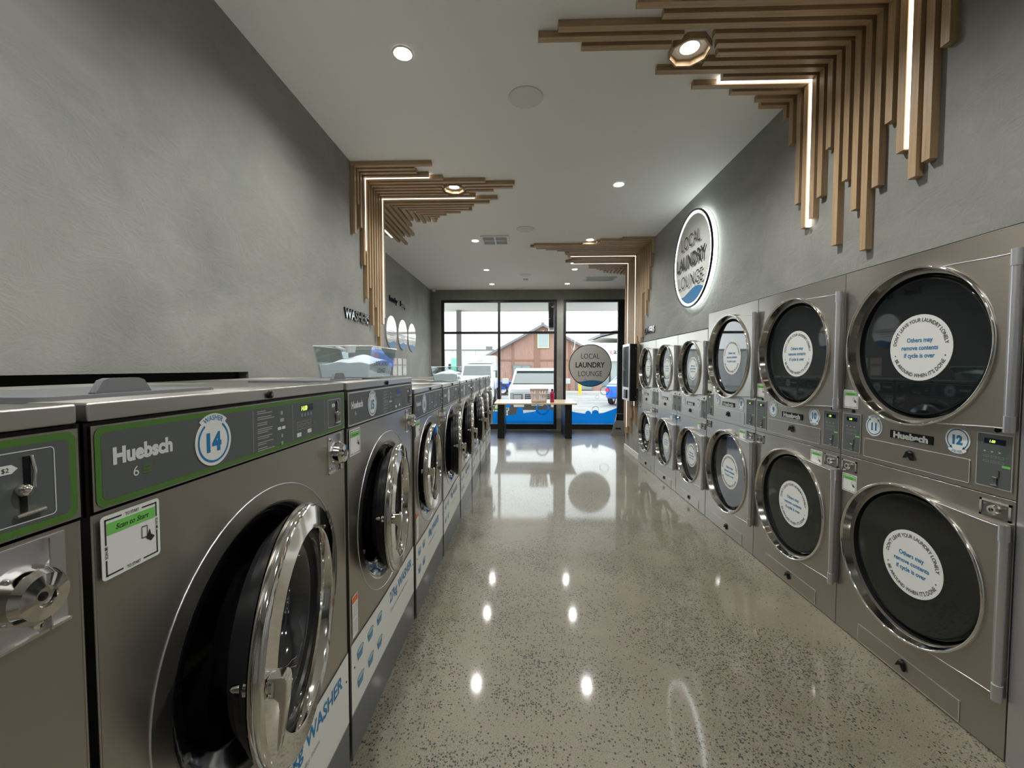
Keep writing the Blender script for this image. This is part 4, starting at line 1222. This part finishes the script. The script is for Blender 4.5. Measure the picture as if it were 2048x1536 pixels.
# laundry basket
t = thing('laundry_basket', 'pale pink slotted plastic laundry basket on the table', 'laundry basket', (.335, 9.33, .783))
m = MB(); n_ = 48; rows_ = 9
def bp(i, j):
    a = 2*pi*i/n_; zz = .012+.285*j/rows_; k = 1+.22*j/rows_
    ce, se = cos(a), sin(a); q = 1/(abs(ce)**4+abs(se)**4)**.25
    return (.17*k*q*ce, .125*k*q*se, zz)
vs = [bp(i, j) for j in range(rows_+1) for i in range(n_)]; fs = []
for j in range(rows_):
    for i in range(n_):
        side = (i % 12) in (0, 11, 10, 1)
        if 2 <= j <= 7 and j != 5 and i % 2 == 0 and not ((i+3) % 12 < 2): continue
        fs.append((j*n_+i, j*n_+(i+1) % n_, (j+1)*n_+(i+1) % n_, (j+1)*n_+i))
m.add(vs, fs, 'basket', True)
m.add([bp(i, 0) for i in range(n_)], [tuple(range(n_))], 'basket')
o = m.build('basket_body', t); sd = o.modifiers.new('wall', 'SOLIDIFY'); sd.thickness = .004
m = MB(); m.tube([tuple(Vector(bp(i, rows_))*1.0+Vector((0, 0, .004))) for i in list(range(n_))+[0]], .009, 'basket', 8); m.build('basket_rim', t)
t = thing('detergent_bottle', 'magenta plastic bottle with a dark cap beside the basket', 'bottle', (.63, 9.33, .783))
m = MB(); m.lathe([(.0001, 0), (.044, 0), (.048, .01), (.048, .19), (.040, .225), (.022, .25), (.020, .262)], (0, 0, 0), 'z', 'magenta', 24, smoothprof=True); m.build('bottle_body', t)
m = MB(); m.lathe([(.024, .258), (.024, .295), (.018, .303), (.0001, .303)], (0, 0, 0), 'z', 'capdark', 20); m.build('bottle_cap', t)

t = thing('waste_bin', 'grey slanted open-top waste bin beside the right window', 'bin', (2.20, 9.72, 0), R(-14))
m = MB()
B0 = [(-.17, -.17, 0), (.13, -.17, 0), (.13, .2, 0), (-.17, .2, 0)]; T0 = [(-.06, -.22, .36), (.22, -.22, .36), (.22, .18, .47), (-.06, .18, .47)]
m.add(B0+T0, [(0, 3, 2, 1), (0, 1, 5, 4), (1, 2, 6, 5), (2, 3, 7, 6), (3, 0, 4, 7)], 'bin')
I0 = [(x*.94+.005, y*.94, z-.002) for x, y, z in T0]; J0 = [(x*.9, y*.9, .05) for x, y, z in B0]
m.add(T0+I0, [(i, (i+1) % 4, 4+(i+1) % 4, 4+i) for i in range(4)], 'bin')
m.add(I0+J0, [(i, (i+1) % 4, 4+(i+1) % 4, 4+i) for i in range(4)]+[(4, 5, 6, 7)], 'void')
m.build('bin_body', t)
m = MB(); m.box((-.07, -.203, .16), (.05, -.198, .185), 'black'); m.build('bin_slot', t, label='black slot')
m = MB(); m.box((-.05, .2, .0), (.35, .55, .05), 'blackgloss'); m.box((.0, .25, .05), (.30, .50, .30), 'blackgloss')
tag(m.build('floor_crate', loc=(2.34, 9.45, 0), bevel=.01), 'low black box on the floor behind the grey bin', 'box')

t = thing('payment_terminal', 'black and silver wall-mounted payment terminal with a tall screen', 'payment terminal', (1.94, 7.33, 0), -pi/2)
m = MB(); m.box((-.24, -.042, .99), (.24, -.150, 1.96), 'black')
for z in (1.06, 1.88):
    m.lathe([(.008, 0), (.0001, .003)], (.24, -.06, z), 'x', 'steel_dull', 10)
m.build('terminal_case', t, bevel=.006, label='black metal case')
m = MB(); m.box((-.24, -.151, .99), (.24, -.170, 1.965), 'alu'); m.build('terminal_face', t, bevel=.006, label='silver front')
m = MB(); m.box((-.205, -.171, 1.22), (.205, -.173, 1.92), 'screen'); m.build('screen', t, label='dark touch screen')
m = MB(); m.box((-.06, -.171, 1.03), (.12, -.190, 1.18), 'black')
for i in range(3):
    for j in range(3): m.box((-.035+.05*i, -.190, 1.05+.04*j), (-.005+.05*i, -.195, 1.075+.04*j), 'greyplastic')
m.build('card_reader', t, bevel=.003)

# ------------------------------------------------------------------ window decals
def pane_poly(name, x0, x1, zfun, label, n_=40, zb=.132):
    m = MB(); y = YW+.052
    xs = [x0+(x1-x0)*i/n_ for i in range(n_+1)]
    m.add([(x, y, zb) for x in xs]+[(x, y, zfun(x)) for x in xs], [(i, i+1, n_+2+i, n_+1+i) for i in range(n_)], 'waveblue')
    return m
def bumps(x, z, bs):
    for cx, cz, r_ in bs:
        if abs(x-cx) < r_: z = max(z, cz+math.sqrt(r_*r_-(x-cx)**2))
    return z
a, b_ = cells1[0]
m = pane_poly('w', a, b_, lambda x: .50+.05*sin(x*2.2), '')
tag(m.build('wave_decal'), 'bright blue wave vinyl on left window pane behind washers', 'window decal')
a, b_ = cells1[1]
m = pane_poly('w', a, b_, lambda x: bumps(x, .36+.10*(x+.59)/1.3+.03*sin(x*3), [(-.10, .46, .085)]) if x < .3 else .46+.03*sin(x*3)-.0, '', 120)
def dot(m, cx, cz, r0, r1, mt): m.arcband(lambda u, v: (cx+u, YW+.0515, cz+v), mt, r0, r1, 0, 2*pi, 30)
dot(m, -.41, .62, .0001, .082, 'waveblue'); dot(m, .47, .52, .13, .165, 'waveblue')
tag(m.build('wave_decal'), 'bright blue wave vinyl with ball and ring under the table', 'window decal')
a, b_ = cells2[0]
m = pane_poly('w', a, b_, lambda x: bumps(x, .50-.11*sin((x-1.0)*2.3)+(.16*max(0, (x-2.0))), [(1.62, .40, .07), (1.80, .40, .09)]), '', 120)
tag(m.build('wave_decal'), 'bright blue wave vinyl below the round window logo', 'window decal')
for cx, cz, r_, lb in ((2.03, .98, .115, 'largest outlined bubble decal on the right window'), (1.845, .82, .048, 'smallest outlined bubble decal on the right window'), (1.80, .50, .085, 'lowest outlined bubble decal sitting on the blue wave')):
    m = MB(); m.arcband(lambda u, v: (cx+u, YW+.048, cz+v), 'deepblue', r_*.9, r_, 0, 2*pi, 36)
    m.arcband(lambda u, v: (cx+u, YW+.048, cz+v), 'deepblue', r_*.70, r_*.75, -1.1, -.1, 10)
    tag(m.build('bubble_decal'), lb, 'window decal')
# round logo
t = thing('window_logo', 'round grey window logo reading Local Laundry Lounge', 'window decal', (1.662, YW+.050, 1.61))
m = MB(); m.lathe([(.0001, 0), (.515, 0)], (0, 0, 0), 'y', 'frost', 72)
m.lathe([(.515, 0), (.515, -.001), (.535, -.001), (.535, 0)], (0, 0, 0), 'y', 'ink', 72)
face(m, wave_pts(.515, -.40, .03, 1.2), -.0008, 'blue2'); m.build('logo_disc', t)
for wd, zz, bb, cc in (('LOCAL', .24, -.008, .80), ('LAUNDRY', .02, .022, .86), ('LOUNGE', -.20, -.008, .82)):
    m = MB(); m.text(wd, lambda u, v: (u, -.003, zz+v), 'ink', .135, bb, cc); m.build('logo_lettering', t)
m = MB(); m.arcband(lambda u, v: (-.12+u, -.003, -.375+v), 'ink', .028, .034, 0, 2*pi, 20); m.build('logo_bubble', t)

# ------------------------------------------------------------------ outdoors
GZ = -.27
def groundmat():
    m, nt, b = newmat('pale_car_park_concrete')
    n1 = noise(nt, .35, detail=6, rough=.65, stretch=(1, 3, 1))
    c_ = ramp(nt, n1.outputs[0], [(.35, (.15, .15, .15, 1)), (.5, (.21, .21, .21, 1)), (.7, (.30, .30, .29, 1))])
    nt.links.new(c_.outputs[0], b.inputs['Base Color']); b.inputs['Roughness'].default_value = .8
    return m
M['ground'] = groundmat()
m = MB(); m.box((-60, YW+.3, GZ-.1), (60, 140, GZ), 'ground'); struct('ground', m)
m = MB(); m.add([(-8, YW+.2, -.02), (8, YW+.2, -.02), (8, 12.2, -.10), (-8, 12.2, -.10)], [(0, 1, 2, 3)], 'path'); m.add([(-8, 12.2, -.10), (8, 12.2, -.10), (8, 12.25, GZ), (-8, 12.25, GZ)], [(0, 1, 2, 3)], 'path')
o = m.build('footpath'); o['kind'] = 'structure'
m = MB(); m.box((-6, 16.5, GZ), (-.55, 17.6, GZ+.12), 'path'); m.box((-5.9, 16.6, GZ+.12), (-.65, 17.5, GZ+.20), 'grass')
tag(m.build('garden_bed', bevel=.02), 'low kerbed strip of grass between the parked vehicles', 'garden bed')
m = MB(); m.box((-7, YW+.2, 3.38), (8, 13.5, 3.46), 'soffit'); m.box((-7, 13.4, 3.36), (8, 13.55, 3.52), 'soffit'); o = m.build('verandah_roof'); o['kind'] = 'structure'
m = MB(); m.box((-.075, -.075, 0), (.075, .075, 3.36-GZ), 'post'); m.box((-.12, -.12, 0), (.12, .12, .02), 'post')
tag(m.build('verandah_post', loc=(-2.07, 13.3, GZ)), 'square grey verandah post outside the left window', 'post')
m = MB(); m.box((-.11, -.2, -.74), (.11, .2, 0), 'frame'); m.box((-.10, -.21, -.80), (.12, .2, -.74), 'white')  # added box giving the dark window reflection a solid shape
tag(m.build('reflection_box', loc=(.78, 11.6, 3.38)), 'dark box under the verandah, added for a reflection in the window', 'reflection stand-in')

def hexloft(m, secs, mat_, smooth=False):
    """secs: list of (y, [(x,z)...]) rings of equal length"""
    n_ = len(secs[0][1])
    vs = [(x, y, z) for y, pts in secs for x, z in pts]
    fs = [(j*n_+i, j*n_+(i+1) % n_, (j+1)*n_+(i+1) % n_, (j+1)*n_+i) for j in range(len(secs)-1) for i in range(n_)]
    m.add(vs, fs, mat_, smooth)
    m.add([(x, secs[0][0], z) for x, z in secs[0][1]], [tuple(range(n_))], mat_); m.add([(x, secs[-1][0], z) for x, z in secs[-1][1]], [tuple(range(n_-1, -1, -1))], mat_)
def ring8(w, z0, z1, c_=.08, tw=1.0):
    return [(-w+c_, z0), (w-c_, z0), (w, z0+c_), (w*tw, z1-c_), (w*tw-c_, z1), (-w*tw+c_, z1), (-w*tw, z1-c_), (-w, z0+c_)]
def wheel(parent, x, y, r_, w=.22):
    m = MB(); m.lathe([(r_*.62, -w/2), (r_*.95, -w/2), (r_, -w/2+.03), (r_, w/2-.03), (r_*.95, w/2), (r_*.62, w/2)], (0, 0, 0), 'x', 'tyre', 28)
    for s_ in (-1, 1):
        m.lathe([(r_*.62, s_*w*.45), (r_*.3, s_*w*.38), (.0001, s_*w*.42)], (0, 0, 0), 'x', 'alu', 20)
    o = m.build('wheel', parent, loc=(x, y, r_)); return o
def vehicle(kind, label, cat, loc, rz, paint, L=4.6, w=.93, hood=1.05, roof=1.75, plate=None):
    t = thing(kind, label, cat, loc, rz)
    m = MB()
    # body from front (y=0) to tail (y=L)
    hexloft(m, [(0.0, ring8(w*.90, .42, hood*.86, .06)), (.06, ring8(w*.97, .36, hood*.93, .08)), (.35, ring8(w, .32, hood*.985, .09)), (1.30, ring8(w, .30, hood*1.03, .08)),
                (L*.75, ring8(w, .30, hood*1.05, .08)), (L-.15, ring8(w*.97, .34, hood*1.03, .08)), (L, ring8(w*.90, .42, hood*.95, .07))], paint)
    m.build('body', t, bevel=.02)
    g = MB()
    y0, y1, y2, y3 = 1.15, 1.85, L-.95 if kind != 'car' else L-1.5, L-.35
    gz = hood*1.02
    hexloft(g, [(y0, ring8(w*.90, gz-.05, gz+.03, .02)), (y1, ring8(w*.90, gz-.05, roof-.07, .05, .84)), (y2, ring8(w*.90, gz-.05, roof-.07, .05, .84)), (y3, ring8(w*.88, gz-.05, gz+.05, .02))], 'carglass')
    g.build('windows', t)
    rf = MB()
    hexloft(rf, [(y1-.12, ring8(w*.76, roof-.10, roof-.045, .02)), (y1+.2, ring8(w*.77, roof-.10, roof, .03)), (y2-.1, ring8(w*.77, roof-.10, roof, .03)), (y2+.12, ring8(w*.75, roof-.10, roof-.05, .02))], paint)
    for s_ in (-1, 1):
        rf.tube([(s_*w*.895, y0-.02, gz), (s_*w*.765, y1-.05, roof-.07)], .035, paint, 8)
        rf.tube([(s_*w*.88, y3, gz), (s_*w*.755, y2+.03, roof-.07)], .05, paint, 8)
        rf.tube([(s_*w*.90, (y1+y2)/2, gz), (s_*w*.765, (y1+y2)/2, roof-.07)], .04, paint, 8)
    rf.build('roof', t)
    b = MB()
    # grille, bumper, number plate
    b.box((-w*.42, -.012, hood*.58), (w*.42, .03, hood*.80), 'bumper')
    for i in range(4):
        b.box((-w*.40, -.024, hood*(.60+.052*i)), (w*.40, -.010, hood*(.62+.052*i)), 'alu')
    b.build('grille', t)
    b = MB(); b.box((-w*.96, -.05, .30), (w*.96, .12, hood*.53), 'bumper'); b.box((-w*.62, -.075, .36), (w*.62, -.04, .47), paint)
    b.box((-w*.80, -.07, hood*.46), (-w*.45, -.03, hood*.56), paint); b.box((w*.45, -.07, hood*.46), (w*.80, -.03, hood*.56), paint)
    b.build('bumper', t, bevel=.015)
    if plate:
        b = MB(); b.box((-.19, -.085, hood*.50), (.19, -.078, hood*.50+.12), 'white'); b.text(plate, lambda u, v: (u, -.087, hood*.50+.06+v), 'ink', .075, .0, .8)
        b.build('number_plate', t)
    for s_ in (-1, 1):
        h = MB(); h.box((s_*w*.50, -.02, hood*.64), (s_*w*.90, .05, hood*.80), 'bumper'); h.box((s_*w*.54, -.03, hood*.66), (s_*w*.80, .0, hood*.78), 'lamp'); h.box((s_*w*.82, -.025, hood*.62), (s_*w*.93, .12, hood*.84), 'lamp')
        h.build('headlamp', t, bevel=.01)
        tl = MB(); tl.box((s_*w*.70, L-.06, hood*.70), (s_*w*.95, L+.015, hood*.85), 'redlamp'); tl.build('tail_lamp', t, bevel=.01)
        mr = MB(); mr.box((s_*w*1.02, y0+.10, gz+.02), (s_*(w*1.02+.22), y0+.22, gz+.20), paint); mr.tube([(s_*w*.93, y0+.2, gz+.05), (s_*(w*1.05), y0+.17, gz+.06)], .025, 'bumper', 6)
        mr.build('wing_mirror', t, bevel=.03)
        for y in (.85, L-.9): wheel(t, s_*(w-.10), y, .37)
    return t
vehicle('pickup_truck', 'white four-wheel drive parked facing the window behind the table', 'car', (.43, 13.4, GZ), 0, 'carwhite', 4.9, .95, 1.22, 1.80, plate='2CY 2EM')
vehicle('car', 'dark blue car parked side-on beyond the white truck', 'car', (-.55, 28.2, GZ), R(90), 'carblue', 4.4, .88, .95, 1.45)
vehicle('car', 'bright blue hatchback parked beyond the round window logo', 'car', (6.6, 23.4, GZ), R(152), 'carbright', 4.2, .88, .98, 1.42)
vehicle('car', 'silver hatchback behind the bright blue one', 'car', (5.4, 27.6, GZ), R(160), 'silvercar', 4.2, .88, .95, 1.42) if False else None

# white delivery truck
t = thing('delivery_truck', 'white delivery truck with high box body, left of the table', 'truck', (-2.22, 19.5, GZ))
m = MB(); hexloft(m, [(0, ring8(.76, .45, 1.22, .06)), (.05, ring8(.80, .40, 1.30, .05)), (.45, ring8(.81, .40, 1.98, .06, .90)), (1.5, ring8(.81, .40, 2.02, .08, .90))], 'carwhite'); m.build('cab', t, bevel=.02)
m = MB(); m.add([(-.68, .045, 1.33), (.68, .045, 1.33), (.63, .40, 1.92), (-.63, .40, 1.92)], [(0, 1, 2, 3)], 'carglass')
m.v = [(x, y-.01, z) for x, y, z in m.v]; m.build('windscreen', t)
m = MB(); m.box((-.80, 1.6, .75), (.80, 5.6, 2.42), 'carwhite'); m.box((-.76, 1.56, .9), (.76, 1.6, 2.36), 'truckgrey'); m.build('box_body', t, bevel=.02)
m = MB(); m.box((-.62, 1.0, 2.04), (.62, 1.55, 2.30), 'carwhite')
for i in range(5): m.box((-.12, .975, 2.07+.04*i), (.22, .998, 2.09+.04*i), 'greyink')
m.build('roof_cooler', t, bevel=.03)
m = MB(); m.box((-.78, -.06, .30), (.78, .1, .62), 'carwhite'); m.box((-.5, -.03, .72), (.5, .02, .98), 'bumper'); m.box((-.18, -.075, .40), (.18, -.06, .50), 'white'); m.build('bumper', t, bevel=.015)
for s_ in (-1, 1):
    m = MB(); m.box((s_*.52, -.03, .74), (s_*.80, .03, .96), 'lamp'); m.build('headlamp', t, bevel=.01)
    m = MB(); m.box((s_*.86, .25, 1.35), (s_*.96, .35, 1.70), 'bumper'); m.tube([(s_*.76, .4, 1.66), (s_*.90, .3, 1.68)], .02, 'bumper', 6); m.build('wing_mirror', t, bevel=.02)
    for y in (.8, 4.8): wheel(t, s_*.78, y, .40)

# timber gabled building
BY = 33.0
t = thing('timber_building', 'rust timber clad building with a wide gable across the car park', 'building', (0, BY, GZ))
xl, xa, xr = -3.1, 1.47, 6.1; ze, za = 2.55, 5.05
def zr(x): return ze+(za-ze)*(x-xl)/(xa-xl) if x < xa else ze+(za-ze)*(xr-x)/(xr-xa)
m = MB(); m.prism([(xl, 0), (xr, 0), (xr, ze), (xa, za), (xl, ze)], XZ, 0, 9, 'cladding'); m.build('walls', t)
m = MB()
for (a, b_) in (((xl-.4, zr(xl)-.22), (xa, za)), ((xa, za), (xr+.4, zr(xr)-.22))):
    m.prism([a, b_, (b_[0], b_[1]+.20), (a[0], a[1]+.20)], XZ, -.45, 9.2, 'roofgrey')
m.build('roof', t)
m = MB(); m.box((-3.1, -.05, 2.35), (6.1, -.01, 2.47), 'cladtrim')
for x in (-.85, 1.0, 3.6): m.box((x-.09 if x != 1.0 else .82, -.06, 0), (x+.05 if x != 1.0 else 1.25, -.012, zr(x)-.05), 'cladtrim')
m.build('trim_boards', t)
m = MB(); m.box((1.05, -.10, 3.35), (1.95, -.02, 4.60), 'limeframe'); m.box((1.12, -.12, 3.45), (1.88, -.09, 4.5), 'shopglass'); m.build('window', t, label='lime green framed upper window')
m = MB(); m.box((-.90, -.10, .05), (.52, -.02, 2.05), 'roofgrey'); m.box((-.82, -.12, .12), (-.22, -.09, 1.95), 'shopglass'); m.box((-.14, -.12, .12), (.46, -.09, 1.95), 'shopglass'); m.build('window', t)
m = MB(); m.box((4.1, -.10, .05), (5.4, -.02, 2.05), 'roofgrey'); m.box((4.2, -.12, .12), (5.3, -.09, 1.95), 'shopglass'); m.build('window', t)
m = MB(); m.box((xa-.12, .2, za+.1), (xa+.12, .5, za+.35), 'roofgrey'); m.build('ridge_vent', t)
# pale warehouse left
t = thing('warehouse', 'long pale flat-roofed warehouse behind the white truck', 'building', (-9, 43, GZ))
m = MB(); m.box((-14, 0, 0), (5.9, 10, 3.6), 'warehouse')
for i in range(16): m.box((-14+i*1.2, -.02, 0), (-13.96+i*1.2, 0, 3.6), 'greyink')
m.build('walls', t)
m = MB(); m.box((-14.05, -.1, 3.6), (5.95, 10.05, 3.7), 'roofgrey'); m.build('roof_edge', t)
m = MB(); m.box((5.0, .5, 3.7), (5.7, 1.4, 4.05), 'post'); m.build('roof_unit', t)
m = MB(); m.box((1.5, -.2, 0), (2.4, -.03, 2.8), 'mint'); m.box((1.2, -.1, 1.7), (1.45, -.03, 2.2), 'frame'); m.build('entrance', t)
# canopy building right
t = thing('canopy_shop', 'cream shop with a curved grey roof beyond the round logo', 'building', (9.9, 41, GZ))
m = MB(); m.box((-2.9, 0, 0), (6, 7, 2.6), 'shopglass'); m.box((-3.0, -.3, 2.45), (6.2, 7, 4.2), 'whitefascia')
for i in range(6): m.box((-2.9+i*1.3, -.05, 0), (-2.75+i*1.3, 0, 2.5), 'frame')
m.build('walls', t)
m = MB(); pts = [(-2.4+9.0*i/16, 4.2+1.55*sin(pi*(.12+.5*i/16))) for i in range(17)]+[(6.6, 4.2)]
m.prism(pts, XZ, .2, 8, 'canopy')
pts = [(-2.5+9.1*i/16, 4.26+1.6*sin(pi*(.12+.5*i/16))) for i in range(17)]; pts = pts+[(x, z+.25) for x, z in reversed(pts)]
m.prism(pts, XZ, -.1, 8, 'roofgrey'); m.build('curved_roof', t)
m = MB(); m.text('K', lambda u, v: (-1.45+u, -.32, 3.30+v), 'pink', .42, .01, .7); m.text('asp', lambda u, v: (-.85+u, -.32, 3.40+v), 'ink', .50, .015, .9); m.build('shop_sign', t, label='pink and dark shop lettering')
# bollard
m = MB(); m.lathe([(.0001, 0), (.11, 0), (.11, .95), (.08, 1.02), (.0001, 1.03)], (0, 0, 0), 'z', 'yellow', 20)
tag(m.build('bollard', loc=(3.82, 28.6, GZ)), 'yellow bollard standing in the car park', 'bollard')
m = MB(); m.box((-9, 0, 0), (9, .6, .14), 'path'); tag(m.build('kerb', loc=(4, 29.5, GZ)), 'long pale kerb in front of the timber building', 'kerb')
